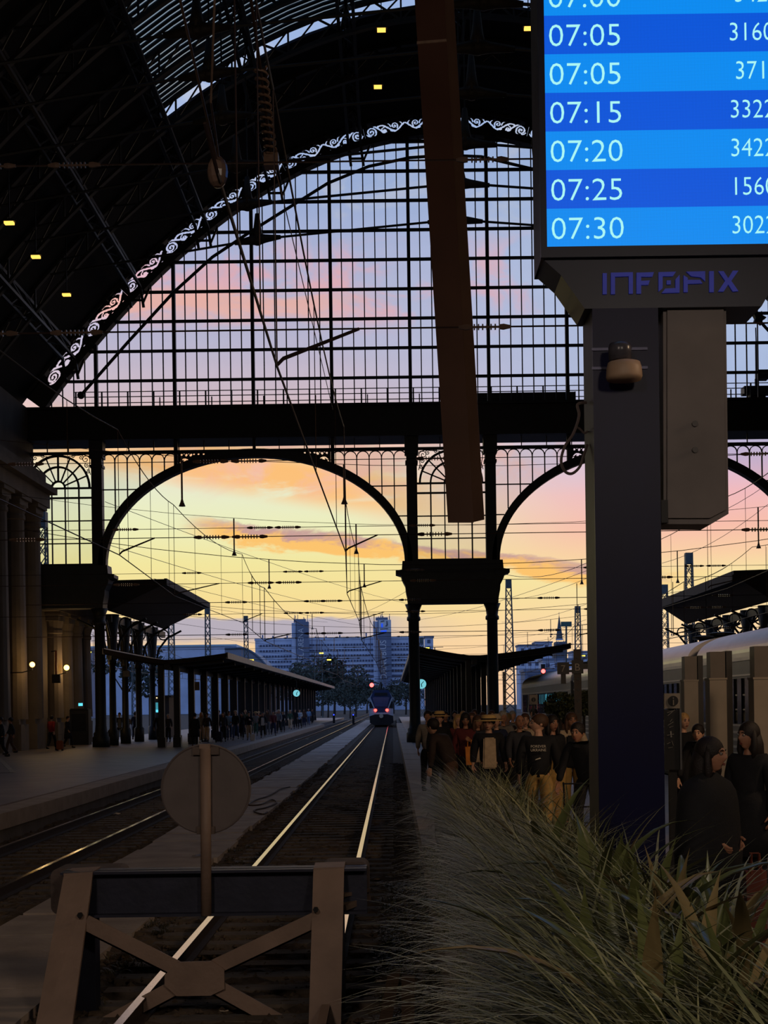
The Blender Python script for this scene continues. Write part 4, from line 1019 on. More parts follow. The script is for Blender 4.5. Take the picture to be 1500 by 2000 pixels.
# feeder wires drawn aslant across the yard
FW = root('feeder_wires', (2, 120, 9), 'thin feeder wires drawn aslant between the masts beyond the screen', 'wires')
for a, b in ((((205, 980), 80), ((800, 1180), 190)), (((205, 1062), 80), ((730, 1200), 200)), (((300, 1130), 110), ((800, 1235), 210)), (((820, 1210), 190), ((1145, 1115), 100)), (((980, 1170), 180), ((1145, 1130), 110)), (((980, 1215), 200), ((1145, 1180), 130)), (((1293, 1100), 110), ((1500, 985), 90)), (((1293, 1035), 100), ((1500, 945), 84)), (((205, 1150), 140), ((640, 1215), 230)), (((990, 1245), 210), ((1145, 1210), 150)), (((660, 1210), 200), ((810, 1145), 120)), (((980, 1120), 100), ((1145, 1100), 84))):
    p, q = at(*a[0], a[1]), at(*b[0], b[1])
    MB().tube([p + (q - p) * t - Vector((0, 0, 4 * t * (1 - t) * .5)) for t in [k / 8 for k in range(9)]], .017, 4).build('wire', WIRE, FW)
# suspension insulator where the contact line leaves for the roof
ins = MB(); c = at(425, 336, 8.9); ins.ball(c, .065, 12, 8, 0, (1, 1, 1.55)); ins.tube([c + Vector((0, 0, .06)), at(395, 190, 8.2), at(352, 0, 7.5), at(300, -200, 7)], .008, 5).tube([c + Vector((.01, 0, .08)), at(412, 200, 8.2), at(425, -150, 7.6)], .007, 5)
ins.build('strain_insulator', INSUL, label='egg shaped brown strain insulator hanging on paired cables under the roof', cat='insulator')
st = root('spring_tensioner', tuple(at(530, 300, 20)), 'dark spring tensioner hanging from the roof above the fan window', 'tensioner')
c0, c1 = at(508, 130, 18), at(530, 305, 20)
MB().tube([c0 + (c1 - c0) * t + Vector((.08 * math.cos(t * 75), .08 * math.sin(t * 75), 0)) for t in [k / 120 for k in range(121)]], .018, 5).build('spring', INSUL, st)
MB().tube([at(490, 0, 17), c0, c1], .02, 6).build('rod', WIRE, st)
MB().box(c1.x - .1, c1.x + .1, c1.y - .1, c1.y + .1, c1.z - .16, c1.z + .02).build('yoke', INSUL, st)
MB().tube([c1, at(552, 385, 20.2), at(650, 800, 34)], .008, 5).build('tail_wire', WIRE, st)

# ------------------------------------------------------------------ lattice masts
MAST = mat('grey_mast', (74, 88, 92), .6, .2, .2, 3)
def mast(px, py, H, w0, w1, txt):
    u, v = uv(px, py); Y = (H - HC) * F / v; x = u * Y / F
    t = root('lattice_mast', (x, Y, -.6), txt, 'mast', 'lattice masts of the overhead line')
    for sx in (-1, 1):
        for sy in (-1, 1): MB().bar((x + sx * w0 / 2, Y + sy * w0 / 2, -.6), (x + sx * w1 / 2, Y + sy * w1 / 2, H), .09).build('leg', MAST, t)
    n = 16; b = MB()
    def wz(z): return w0 + (w1 - w0) * (z + .6) / (H + .6)
    for i in range(n):
        z0 = -.6 + (H + .6) * i / n; z1 = -.6 + (H + .6) * (i + 1) / n; a, c_ = wz(z0) / 2, wz(z1) / 2
        for sy in (-1, 1):
            b.bar((x - a, Y + sy * a, z0), (x + c_, Y + sy * c_, z1), .05).bar((x + a, Y + sy * a, z0), (x - c_, Y + sy * c_, z1), .05)
            b.bar((x + sy * a, Y - a, z0), (x + sy * c_, Y + c_, z1), .05)
    b.build('bracing', MAST, t)
    MB().box(x - w1 / 2 - .05, x + w1 / 2 + .05, Y - w1 / 2 - .05, Y + w1 / 2 + .05, H - .9, H).build('cap', MAST, t)
    return t
for a in ((80, 1000, 13.5, .75, .55, 'lattice mast seen through the round-headed window by the pillared wall'), (334, 1196, 14, .95, .6, 'broad lattice mast right of the iron canopy brackets'), (405, 1185, 14, .72, .5, 'lattice mast whose top touches the iron canopy eave'), (480, 1203, 15, .7, .5, 'slim lattice mast rising just left of the long hotel'), (262, 1215, 13, .8, .6, 'lattice mast half hidden behind the iron canopy columns'),
          (993, 1132, 15, 1.15, .5, 'tall tapering lattice mast beside the twin screen columns'), (1128, 1184, 14.5, 1.05, .6, 'lattice mast between the church spire and the display post'), (1345, 1080, 14, .8, .5, 'lattice mast rising over the iron canopy behind the coaches'), (1297, 1142, 13.5, .8, .55, 'lattice mast half hidden by the navy display post'), (823, 1245, 13, .7, .5, 'far lattice mast close behind the twin screen column')): mast(*a)
sgn = root('yard_sign_post', tuple(at(1106, 1330, 160)), 'slim post with square yard sign left of the lattice mast', 'sign')
p, q = at(1106, 1330, 160), at(1106, 1222, 160); MB().bar(p, q, .18).build('post', MAST, sgn); MB().box(q.x - .6, q.x + .6, q.y - .05, q.y + .05, q.z - .1, q.z + .45).build('board', mat('green_board', (66, 104, 100), .6), sgn)

# ------------------------------------------------------------------ iron canopies beyond the screen
CANU = mat('dark_canopy_boards', (40, 32, 30), .8, 0, .25, 2)
CANT = mat('canopy_edge', (132, 124, 120), .5, .2, .2, 4)
def iron_canopy(name, label, prof, y0, y1, xcol, ys, zc):
    t = root(name, (xcol, (y0 + y1) / 2, 0), label, 'canopy')
    MB().prism(prof, y0, y1).build('roof', CANU, t)
    for xx, zz in ((prof[0], prof[3]) if prof[0][0] < prof[3][0] and False else (prof[1], prof[4])): MB().box(xx - .07, xx + .07, y0 - .02, y1, zz - .34, zz + .03).build('eave_trim', CANU, t)
    for y in ys:
        c = root('column', (xcol, y, 0)); c.parent = t; c.location = Vector((xcol, y, 0)) - woff(t)
        MB().lathe([(.3, 0), (.3, .8), (.2, .9), (.17, zc - 2.2), (.24, zc - 2.15), (.24, zc - 2.0), (.2, zc - 1.9), (.3, zc - .6), (.42, zc + .6)], 12, (xcol, y, 0)).build('shaft', IRON, c, True)
        for s_ in (-1, 1):
            b = MB(); b.tube([(xcol + s_ * .2, y, zc - 1.9), (xcol + s_ * .45, y, zc - .8), (xcol + s_ * 1.0, y, zc - .1), (xcol + s_ * 1.9, y, zc + .35)], .07, 6)
            b.tube([(xcol + s_ * (.75 + .32 * math.cos(a)), y, zc + .1 + .32 * math.sin(a)) for a in [2 * PI * k / 16 for k in range(17)]], .045, 5); b.build('bracket', IRON, c)
        b = MB()
        b.tube([(xcol, y + .15, zc - 1.9), (xcol, y + .5, zc - .7), (xcol, y + 1.6, zc + .2)], .07, 6).tube([(xcol, y - .15, zc - 1.9), (xcol, y - .5, zc - .7), (xcol, y - 1.6, zc + .2)], .07, 6).build('arch_bracket', IRON, c)
    MB().box(xcol - .12, xcol + .12, y0, y1, zc + .15, zc + .55).build('purlin', IRON, t)
    return t
iron_canopy('iron_canopy', 'dark iron canopy on bracketed columns beside the pillared wall', [(-15.4, 7.35), (-18.4, 8.75), (-18.4, 8.98), (-15.4, 9.02), (-12.3, 9.05), (-12.3, 8.8)][::-1], 78.2, 96.8, -15.4, (78.9, 82.6, 87.0, 92.0), 6.6)
iron_canopy('iron_canopy', 'dark iron canopy on bracketed columns behind the grey coaches', [(20.6, 7.35), (18.5, 8.75), (18.5, 9.0), (20.6, 9.05), (24.5, 9.0), (24.5, 8.7)], 77.4, 100, 20.6, (79.0, 83.0, 87.5, 92.5, 98), 6.6)

# low butterfly canopies along the platforms
def butterfly(label, x0, xv, x1, z0, zv, z1, y0, y1, pair, step, zcol, coltop):
    t = root('platform_canopy', (xv, (y0 + y1) / 2, 0), label, 'canopy')
    xs = [x0 + (x1 - x0) * i / 14 for i in range(15)]
    def zz(x): f_ = (x - xv) / ((x1 - xv) if x > xv else (x0 - xv)); return zv + ((z1 if x > xv else z0) - zv) * f_ ** 1.35
    MB().strip([(x, zz(x)) for x in xs], [(x, zz(x) - .22) for x in xs], y0, y1).build('roof', CANU, t)
    MB().box(x1 - .05, x1 + .05, y0, y1, z1 - .28, z1 + .03).build('eave_trim', CANT, t); MB().box(x0 - .05, x0 + .05, y0, y1, z0 - .28, z0 + .03).build('eave_trim', CANT, t)
    y = y0 + 1.0
    while y < y1:
        for dx_ in pair:
            MB().box(xv + dx_ - .15, xv + dx_ + .15, y - .17, y + .17, 0, zv - .1).box(xv + dx_ - .2, xv + dx_ + .2, y - .22, y + .22, 0, .5).build('column', IRON2, t)
        b = MB(); b.bar((xv, y, zv - .25), (x1 - .3, y, z1 - .35), .14, .2).bar((xv, y, zv - .25), (x0 + .3, y, z0 - .35), .14, .2); b.build('rafter', IRON2, t); y += step
    MB().box(xv - .15, xv + .15, y0, y1, zv - .5, zv - .2).build('purlin', IRON2, t); return t
cl = butterfly('long dark butterfly canopy over the crowded platform under the hotel', -14.6, -11.4, -8.35, 5.05, 4.45, 4.75, 72.5, 206, (-.45, .35), 5.4, 4.4, 4.4)
cr = butterfly('dark butterfly canopy on the platform behind the twin screen columns', 1.15, 4.6, 9.95, 5.35, 4.7, 5.3, 80, 188, (-.3, .9), 5.4, 4.5, 4.5)
# small boxes and panels hanging under the canopies
SIGNB = mat('grey_sign_box', (96, 92, 92), .5, 0, .15, 5)
for k, (px, py, Y, w, h) in enumerate(((336, 1302, 74, .5, .26), (247, 1316, 74, .32, .3), (382, 1340, 84, .45, .5), (470, 1346, 118, .45, .6), (557, 1350, 150, .5, .7))):
    p = at(px, py, Y); s_ = MB().box(p.x - w / 2, p.x + w / 2, Y - .1, Y + .1, p.z - h / 2, p.z + h / 2).box(p.x - .02, p.x + .02, Y - .02, Y + .02, p.z + h / 2, 4.5)
    s_.build('hanging_box', SIGNB, label=['pale box under the near edge of the butterfly canopy', 'small pale box below the iron canopy columns', 'pale speaker box hanging by the paired canopy columns', 'pale box hanging midway along the butterfly canopy', 'pale box hanging next to the round clock'][k], cat='box', group='boxes hanging under the canopy')

# ------------------------------------------------------------------ clocks
FACE = mat('clock_face', (200, 230, 232), .4, 0, 0, emit=.75, ecol=(130, 226, 236))
def clock(px, py, Y, r, label, zt):
    c = at(px, py, Y); t = root('platform_clock', tuple(c), label, 'clock')
    MB().tube([c, c + Vector((0, .22, 0))], r * 1.1, 24).build('case', IRON2, t)
    MB().tube([c + Vector((0, -.02, 0)), c], r, 24).build('face', FACE, t)
    MB().bar(c + Vector((0, -.03, 0)), c + Vector((r * .1, -.03, -r * .62)), .06, .02, up=(0, 1, 0)).build('hand', IRON2, t)
    MB().bar(c + Vector((0, -.03, 0)), c + Vector((r * .5, -.03, r * .55)), .05, .02, up=(0, 1, 0)).build('hand', IRON2, t)
    MB().tube([c + Vector((0, .1, r)), Vector((c.x, Y + .1, zt))], .04, 6).build('stem', IRON2, t)
clock(579, 1354, 128, .30, 'lit round platform clock under the long butterfly canopy', 4.7)
clock(823, 1336, 112, .38, 'lit round platform clock half hidden behind the twin column', 5.2)

# ------------------------------------------------------------------ departing train
TW = mat('train_white', (176, 186, 200), .4, .1, .1, 3); TBL = mat('train_navy', (34, 54, 96), .35, .1, .12, 3); TBK = mat('train_black', (20, 22, 26), .5, 0, .2, 3)
TGL = mat('train_glass', (44, 66, 116), .12, 0, .1, 2); RED = mat('tail_red', (255, 60, 50), .4, 0, 0, emit=5.0, ecol=(255, 70, 60))
YT, XT = 164.0, -1.32
T = root('train', (XT, YT, ZR), 'white and blue electric train leaving with two red tail lamps', 'train')
def tp(zx, zy): return (XT + (zx - 722) * .00547, ZR + (1065 - zy) * .00547)
MB().prism([tp(*q) for q in ((470, 860), (472, 480), (520, 400), (580, 325), (870, 325), (930, 400), (972, 480), (974, 860))], YT + 1.0, YT + 72).build('body', TW, T)
MB().prism([tp(*q) for q in ((575, 700), (500, 480), (560, 335), (580, 318), (875, 318), (885, 335), (945, 480), (860, 700), (830, 790), (610, 790))], YT + .15, YT + 1.0).build('cab_mask', TBL, T)
MB().prism([tp(*q) for q in ((590, 665), (545, 485), (560, 470), (880, 470), (895, 485), (850, 665))], YT + .08, YT + .15).build('windscreen', TGL, T)
MB().prism([tp(*q) for q in ((580, 435), (590, 375), (850, 375), (860, 435))], YT + .08, YT + .15).build('destination_display', TBK, T)
MB().prism([tp(*q) for q in ((470, 865), (472, 715), (575, 700), (610, 790), (830, 790), (862, 700), (972, 715), (974, 865), (850, 830), (590, 830))], YT + .1, YT + 1.0).build('bumper_panel', TW, T)
MB().prism([tp(*q) for q in ((480, 1000), (478, 862), (590, 825), (850, 825), (970, 862), (975, 1000), (900, 1052), (560, 1052))], YT + .05, YT + 70).build('skirt', TBK, T)
for s_ in (-1, 1):
    MB().prism([tp(722 + s_ * q[0], q[1]) for q in ((246, 700), (246, 560), (205, 560), (150, 695))], YT + .12, YT + .2).build('side_window', TBK, T)
    MB().bar(Vector((tp(722 + s_ * 145, 700)[0], YT + .06, tp(0, 700)[1])), Vector((tp(722 + s_ * 232, 480)[0], YT + .06, tp(0, 480)[1])), .13, .06, up=(0, 1, 0)).build('pillar', TW, T)
    c = tp(722 + s_ * 120, 740); MB().tube([(c[0], YT + .02, c[1]), (c[0], YT + .12, c[1])], .17, 14).build('tail_lamp', RED, T)
    MB().bar(Vector((tp(722 + s_ * 255, 475)[0], YT + .5, tp(0, 475)[1])), Vector((tp(722 + s_ * 275, 540)[0], YT + .5, tp(0, 540)[1])), .12, .1).build('mirror', TW, T)
c = tp(722, 860); MB().tube([(c[0], YT - .35, c[1]), (c[0], YT + .3, c[1])], [.24, .2], 12).build('coupler', mat('cream_coupler', (180, 170, 150), .6), T)
MB().prism([tp(*q) for q in ((650, 322), (680, 285), (770, 285), (800, 322))], YT + 3, YT + 9).build('roof_fairing', TBK, T)
pg = MB(); z0 = tp(0, 290)[1]; pg.bar((XT, YT + 8, z0), (XT, YT + 6, z0 + .8), .12).bar((XT, YT + 6, z0 + .8), (XT, YT + 7.5, CZ - .15), .09).bar((XT - .8, YT + 7.5, CZ - .1), (XT + .8, YT + 7.5, CZ - .1), .08).bar((XT - .4, YT + 8, z0), (XT - .1, YT + 6, z0 + .8), .08); pg.build('pantograph', IRON2, T)
# signals
def signal(px, py, Y, label, r=.13):
    c = at(px, py, Y); t = root('signal_lamp', (c.x, Y, -.5), label, 'signal')
    MB().tube([(c.x, Y + .2, -.55), (c.x, Y + .2, c.z - .4)], .06, 8).build('post', IRON2, t)
    MB().box(c.x - .22, c.x + .22, Y, Y + .3, c.z - .5, c.z + .75).build('head', IRON2, t)
    MB().tube([c + Vector((0, -.05, 0)), c + Vector((0, .02, 0))], r, 12).build('lens', mat('signal_red', (255, 40, 40), .4, 0, 0, emit=9.0, ecol=(255, 64, 60)), t)
signal(726, 1338, 205, 'red railway signal shining left of the departing train', .30); signal(1061, 1311, 150, 'red railway signal above the roofs of the far coaches', .22)
BLU = mat('shunt_blue', (40, 60, 255), .4, 0, 0, emit=3, ecol=(50, 70, 255))
for px, py, txt in ((690, 1396, 'nearer the departing train'), (652, 1396, 'nearer the crowded platform')):
    c = at(px, py, 190); t = root('shunting_light', (c.x, 190, -.55), 'tiny blue ground light on the yard ' + txt, 'light'); MB().box(c.x - .15, c.x + .15, 190, 190.3, -.6, c.z + .12).build('housing', IRON2, t); MB().tube([c, c + Vector((0, -.04, 0))], .09, 8).build('lens', BLU, t)

# ------------------------------------------------------------------ grey corrugated coaches
CG = mat('coach_grey', (112, 112, 106), .35, .35, .12, 1.5); CRF = mat('coach_roof_silver', (178, 172, 170), .33, .75, .12, 1.2); CWN = mat('coach_window', (28, 30, 32), .15, 0, .1); CBR = mat('coach_bright_rib', (206, 202, 190), .3, .6, .08, 3); CCR = mat('coach_cream_band', (128, 112, 76), .5, .1, .1, 3)
XS0, XS1 = 8.0, 10.9
wm = MB().box(-.05, .012, -.19, .19, -.55, .5).mesh('window'); wm.materials.append(CWN)
for k, (y0, y1, txt) in enumerate(((14.2, 37.8, 'nearest, behind the standing panels'), (38.9, 63.2, 'middle one, half hidden by the navy post'), (64.3, 88.6, 'farthest, seen left of the navy post'))):
    t = root('coach', ((XS0 + XS1) / 2, (y0 + y1) / 2, ZR), 'grey corrugated railway coach, ' + txt, 'coach', 'grey corrugated coaches')
    MB().box(XS0, XS1, y0, y1, .45, 2.98).build('body', CG, t)
    xm_ = (XS0 + XS1) / 2; rr = 1.45
    prof = [(xm_ + rr * math.cos(a), 2.98 + .78 * max(0, math.sin(a)) ** .8) for a in [PI * i / 40 for i in range(41)]]
    MB().prism(prof[::-1], y0 + .05, y1 - .05).build('roof', CRF, t)
    MB().box(XS0 - .03, XS0 + .02, y0, y1, 2.9, 2.98).build('eave_rib', CBR, t)
    MB().box(XS0 - .03, XS0 + .02, y0, y1, 2.55, 2.59).build('eave_rib', CBR, t)
    for i in range(5): MB().box(XS0 - .035, XS0 + .01, y0 + .4, y1 - .4, .72 + .17 * i, .77 + .17 * i).build('rib', CBR, t)
    MB().box(XS0 - .015, XS0 + .01, y0 + .2, y1 - .2, 1.52, 1.72).build('band', CCR, t)
    y = y0 + 1.4; n_ = 0
    while y < y1 - 1.2:
        if n_ % 7 not in (5,):
            put(wm, 'window', t, Vector((XS0, y, 2.0)) - woff(t))
            MB().box(XS0 - .03, XS0 + .01, y + .22, y + .48, 2.10, 2.135).box(XS0 - .03, XS0 + .01, y + .22, y + .48, 1.77, 1.80).build('handle_rib', CBR, t)
        y += .72; n_ += 1
    MB().box(XS0 + .3, XS1 - .3, y0 + .5, y1 - .5, -.2, .45).build('underframe', IRON2, t)
    for yy in (y0 + 3, y0 + 5.4, y1 - 5.4, y1 - 3):
        for xx in (9.45 - .76, 9.45 + .76): MB().tube([(xx - .06, yy, ZR + .46), (xx + .06, yy, ZR + .46)], .46, 16).build('wheel', IRON2, t)
    for yy in (y0 + 2.2, y0 + 4.2): MB().lathe([(.22, 0), (.22, .16), (.42, .2), (.42, .26), (.2, .3)], 12, (xm_, yy, 3.66)).build('roof_vent', IRON2, t)
    if k < 2: MB().box(XS0 + .35, XS1 - .35, y1 + .02, y1 + 1.08, .5, 3.0).build('gangway', mat('black_rubber', (18, 18, 18), .8), t)
MB().box(XS0 - .03, XS0 + .01, 66, 78, 1.95, 2.45).build('lit_windows', mat('cyan_lit_glass', (60, 130, 150), .3, 0, .3, 4, emit=.35, ecol=(80, 190, 215)), bpy.data.objects['coach.002'])

# ------------------------------------------------------------------ hotel, hall, church and houses on the skyline
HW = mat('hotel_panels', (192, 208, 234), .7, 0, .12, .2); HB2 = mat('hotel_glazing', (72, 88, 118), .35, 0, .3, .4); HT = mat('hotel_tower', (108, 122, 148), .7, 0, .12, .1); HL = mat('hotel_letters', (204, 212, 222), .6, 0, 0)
YH = 800.0; kh = YH / F
H = root('hotel', (at(670, 1400, YH).x, YH, -1), 'long pale hotel slab with two dark lettered towers on the skyline', 'building')
def hx_(px): return (px - VX) * kh
def hz_(py): return HC + (VY - py) * kh
R_ = math.radians(.8)
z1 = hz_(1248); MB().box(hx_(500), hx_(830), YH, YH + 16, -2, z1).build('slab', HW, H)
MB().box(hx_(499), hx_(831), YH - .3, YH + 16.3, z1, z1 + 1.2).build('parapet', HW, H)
for i in range(11):
    z = z1 - 3.4 - i * 3.0
    if z < -1: break
    MB().box(hx_(507), hx_(828), YH - .25, YH + .1, z, z + (1.1 if i < 4 else 1.5)).build('window_band', HB2, H)
    if i < 6:
        m_ = MB()
        for j in range(56): m_.box(hx_(508) + j * 1.63, hx_(508) + j * 1.63 + .3, YH - .4, YH - .2, z - .1, z + 1.3)
        m_.build('window_posts', HW, H, kind='stuff')
for (pa, pb, ptop, txt) in ((573, 606, 1213, 'HOTEL ARENA'), (731, 766, 1212, 'DANUBIUS')):
    t = MB().box(hx_(pa + 9), hx_(pb), YH - 7, YH, -2, hz_(ptop)).build('tower', HT, H)
    MB().box(hx_(pa), hx_(pa + 9), YH - 5, YH + 2, -2, hz_(ptop + 2)).build('tower_flank', HW, H)
    put_text(txt, 4.3 if txt[0] == 'H' else 5.0, (hx_(pb - 10), YH - 7.15, hz_(1316 if txt[0] == 'H' else 1328)), HL, H, rot=(PI / 2, -PI / 2, 0), sx=.9)
    for j in range(9):
        x = hx_(pa + 2 + rng.uniform(0, pb - pa - 4)); zz = hz_(ptop); hh = rng.uniform(1.5, 4.2); MB().box(x - .15, x + .15, YH - 3, YH - 2.7, zz - .5, zz + hh).build('antenna', HT, H)
    MB().box(hx_(pa + 5), hx_(pb - 6), YH - 4, YH - 1, hz_(ptop), hz_(ptop) + 1.6).build('plant_room', HT, H)
MB().box(hx_(742), hx_(766), YH - 7.4, YH - 7, hz_(1237), hz_(1212)).build('sign_panel', mat('sign_white', (206, 216, 226), .5, 0, .05), H)
SB = mat('sign_blue', (40, 84, 230), .5, 0, 0, emit=.6, ecol=(30, 90, 255)); SD = mat('sign_grey', (84, 96, 112), .5)
def sgp(pts, m): MB().prism([(hx_(x), hz_(y)) for x, y in pts], YH - 7.6, YH - 7.4).build('sign_mark', m, H)
sgp(((747, 1219), (750, 1219), (750, 1227), (747, 1227)), SB); sgp(((746, 1233), (757, 1232), (757, 1235), (746, 1235)), SB)
sgp(((746, 1214), (753, 1213), (753, 1215), (746, 1216)), SD); sgp(((754, 1224), (757, 1222), (757, 1214), (759, 1214), (760, 1222), (758, 1225)), SD); sgp(((745, 1229), (760, 1228), (760, 1229.6), (745, 1230.5)), SD)
for j in range(12):
    x = hx_(512 + j * 26 + rng.uniform(-6, 6)); MB().box(x - .4, x + .4, YH + 4, YH + 4.6, z1, z1 + rng.uniform(1.5, 4)).build('antenna', HT, H)
# sports hall roof left of the hotel
AH = root('sports_hall', (at(330, 1400, 620).x, 620, -1), 'long low pale blue hall roof left of the hotel', 'building')
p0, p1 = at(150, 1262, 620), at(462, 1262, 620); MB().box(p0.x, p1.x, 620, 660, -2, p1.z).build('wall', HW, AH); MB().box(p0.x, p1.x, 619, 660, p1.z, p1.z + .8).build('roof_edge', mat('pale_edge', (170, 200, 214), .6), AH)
pc = [at(462, 1300, 600)] + [at(462 + 62 * t, 1300 - 34 * math.sin(min(1, .35 + t * .0 + t) * PI * .5) if t < .3 else 1267 + 45 * ((t - .3) / .7) ** 1.8, 600) for t in [i / 14 for i in range(15)]]
arc = [at(440 + 85 * t, 1266 + 40 * max(0, (t - .35) / .65) ** 1.9 + 3 * max(0, .35 - t), 600) for t in [i / 14 for i in range(15)]]
MB().strip([(p.x, p.z) for p in arc], [(p.x, -2) for p in arc], 598, 640).build('barrel_roof', mat('barrel_grey', (120, 132, 150), .6), AH)
MB().tube([p + Vector((0, -2.2, 0)) for p in arc], .5, 6).build('barrel_rim', mat('barrel_rim_blue', (86, 104, 124), .6), AH)
# church spire and houses at the right
CH = root('church', (at(1092, 1330, 700).x, 700, -1), 'church with tall pointed grey spire on the skyline', 'church')
c = at(1092, 1203, 700); kq = 700 / F; b0 = at(1092, 1250, 700).z
MB().lathe([(7.0 * kq, b0), (4.0 * kq, b0 + 22 * kq), (.12, c.z)], 8, (c.x, 700, 0)).build('spire', mat('spire_slate', (64, 82, 96), .7), CH)
MB().lathe([(7.3 * kq, b0 - .1), (7.3 * kq, b0 + .5), (7.0 * kq, b0 + .5)], 8, (c.x, 700, 0)).build('ledge', HW, CH); MB().lathe([(4.1 * kq, b0 + 22 * kq), (3.9 * kq, b0 + 22.8 * kq)], 8, (c.x, 700, 0)).build('ledge', HW, CH)
MB().box(c.x - 9 * kq, c.x + 9 * kq, 695, 705, -2, b0 - 1).box(c.x - 13 * kq, c.x + 9 * kq, 697, 712, -2, b0 - 3.2).build('tower', mat('church_wall', (88, 98, 112), .8, 0, .3, .3), CH)
for s_ in (-1, 1):
    for j in range(2): MB().lathe([(1.2 * kq, 0), (.1, 5 * kq)], 6, (c.x + s_ * (5 + 3 * j) * kq, 694, b0 - 2)).build('pinnacle', HT, CH)
MB().tube([c, c + Vector((0, 0, 1.8))], .1, 5).build('cross', HT, CH)
HS = [(1013, 1060, 1262, 640, 'pale house with balconies left of the church spire'), (1046, 1078, 1256, 660, 'taller pale house joined to the church'), (1118, 1160, 1275, 560, 'blue grey block behind the platform letter post'), (1025, 1165, 1312, 420, 'low long blue grey depot behind the coaches'), (150, 176, 1270, 420, 'pale house beyond the pillared wall'), (830, 846, 1245, 640, 'narrow house behind the twin screen column'), (1060, 1140, 1290, 500, 'stepped pale block under the church')]
for (xa, xb, yt_, Y, txt) in HS:
    p, q = at(xa, yt_, Y), at(xb, yt_, Y); t = root('house', ((p.x + q.x) / 2, Y, -1), txt, 'building')
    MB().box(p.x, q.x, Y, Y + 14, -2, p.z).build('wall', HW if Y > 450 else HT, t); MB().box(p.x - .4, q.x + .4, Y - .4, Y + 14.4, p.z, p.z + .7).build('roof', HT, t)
    n_ = int((q.x - p.x) / 3.2)
    for j in range(n_):
        for r in range(3):
            z = p.z - 2.6 - 3.1 * r
            if z > 2: MB().box(p.x + 1 + 3.2 * j, p.x + 2.4 + 3.2 * j, Y - .1, Y + .1, z, z + 1.6).build('window', HB2, t)
# ------------------------------------------------------------------ trees and yard lamps far out
TREE = leaf_mat('far_foliage', (44, 54, 50), (74, 84, 76), .8)
BARK = mat('bark', (50, 44, 40), .9)
def tree(x, Y, h, w, label, grp='trees beyond the tracks', n=900, zb=-.6):
    t = root('tree', (x, Y, zb), label, 'tree', grp)
    cs = [(rng.normal(0, w * .28), rng.normal(0, w * .28), zb + h * rng.uniform(.42, .86), w * rng.uniform(.22, .36)) for _ in range(9)]
    V = []; 
    for i in range(n):
        c = cs[i % 9]; d = rng.normal(0, 1, 3); d /= np.linalg.norm(d); p = np.array([x + c[0], Y + c[1], c[2]]) + d * c[3] * rng.uniform(.55, 1.05) * np.array([1, 1, .9])
        s_ = w * rng.uniform(.03, .06); a, b = rng.normal(0, 1, 3), rng.normal(0, 1, 3); a /= np.linalg.norm(a); b -= a * (a @ b); b /= np.linalg.norm(b)
        V += [p - a * s_, p + b * s_ * .6, p + a * s_, p - b * s_ * .6]
    V = np.array(V) - np.array(t.location); o = put(np_mesh('crown', V, np.arange(len(V)).reshape(-1, 4), TREE), 'crown', t)
    MB().tube([(x, Y, zb), (x + w * .02, Y, zb + h * .5)], [h * .028, h * .015], 7).build('trunk', BARK, t)
    br = MB()
    for c in cs[:6]: br.tube([(x, Y, zb + h * .35), (x + c[0] * .8, Y + c[1] * .8, c[2])], [h * .012, h * .004], 5)
    br.build('branches', BARK, t)
tl = [(600, 1300, 345, 'tree right behind the end of the butterfly canopy'), (628, 1288, 375, 'tree below the yard lamps before the hotel'), (652, 1300, 405, 'tree in the middle of the row before the hotel'), (672, 1318, 435, 'low tree left of the red signal'), (694, 1322, 330, 'dark tree just left of the departing train'), (716, 1330, 465, 'tree behind the red signal'), (742, 1335, 495, 'tree behind the roof of the departing train'), (768, 1328, 420, 'tree right behind the departing train'), (792, 1322, 380, 'tree by the end of the platform canopy'), (640, 1330, 300, 'bushy tree over the far platform end'), (244, 1262, 300, 'round tree seen between the iron canopy columns'), (575, 1310, 470, 'tree half hidden by the canopy roof'), (683, 1345, 285, 'bush at the yard beyond the rails')]
for (px, py, Y, txt) in tl:
    p = at(px, py, Y); h = p.z + .6; tree(p.x, Y, h, max(5.5, h * .75) * (1.15 if Y > 320 else 1), txt)
YL = mat('yard_lamp_yellow', (255, 230, 90), .5, 0, 0, emit=2.5, ecol=(255, 226, 80))
def yard_lamp(px, py, Y, txt, arm=-1):
    p = at(px, py, Y); t = root('yard_lamp', (p.x, Y, -.6), txt, 'lamp', 'yard lamps')
    x0 = p.x + arm * 2.0 * Y / 400; MB().tube([(x0, Y, -.6), (x0, Y, p.z + .15)], .12 * Y / 300, 6).bar((x0 + arm * 2.4, Y, p.z + .25), (p.x, Y, p.z + .2), .16).build('pole', MAST, t)
    k_ = Y / 300; MB().box(p.x - .45 * k_, p.x + .4 * k_, Y - .2, Y + .2, p.z - .1 * k_, p.z + .14 * k_).build('lantern', YL, t)
for a in ((628, 1276, 322, 'upper yellow yard lamp on its pole before the hotel'), (643, 1289, 314, 'lower yellow yard lamp before the hotel'), (492, 1289, 318, 'yard lamp just above the butterfly canopy edge'), (156, 1277, 280, 'yellow yard lamp beyond the pillared wall', 1), (174, 1274, 262, 'bright yard lamp beside the first screen column', 1), (835, 1266, 400, 'yellow yard lamp at the twin column', 1), (1139, 1281, 300, 'yellow yard lamp behind the letter post', 1)): yard_lamp(*a)
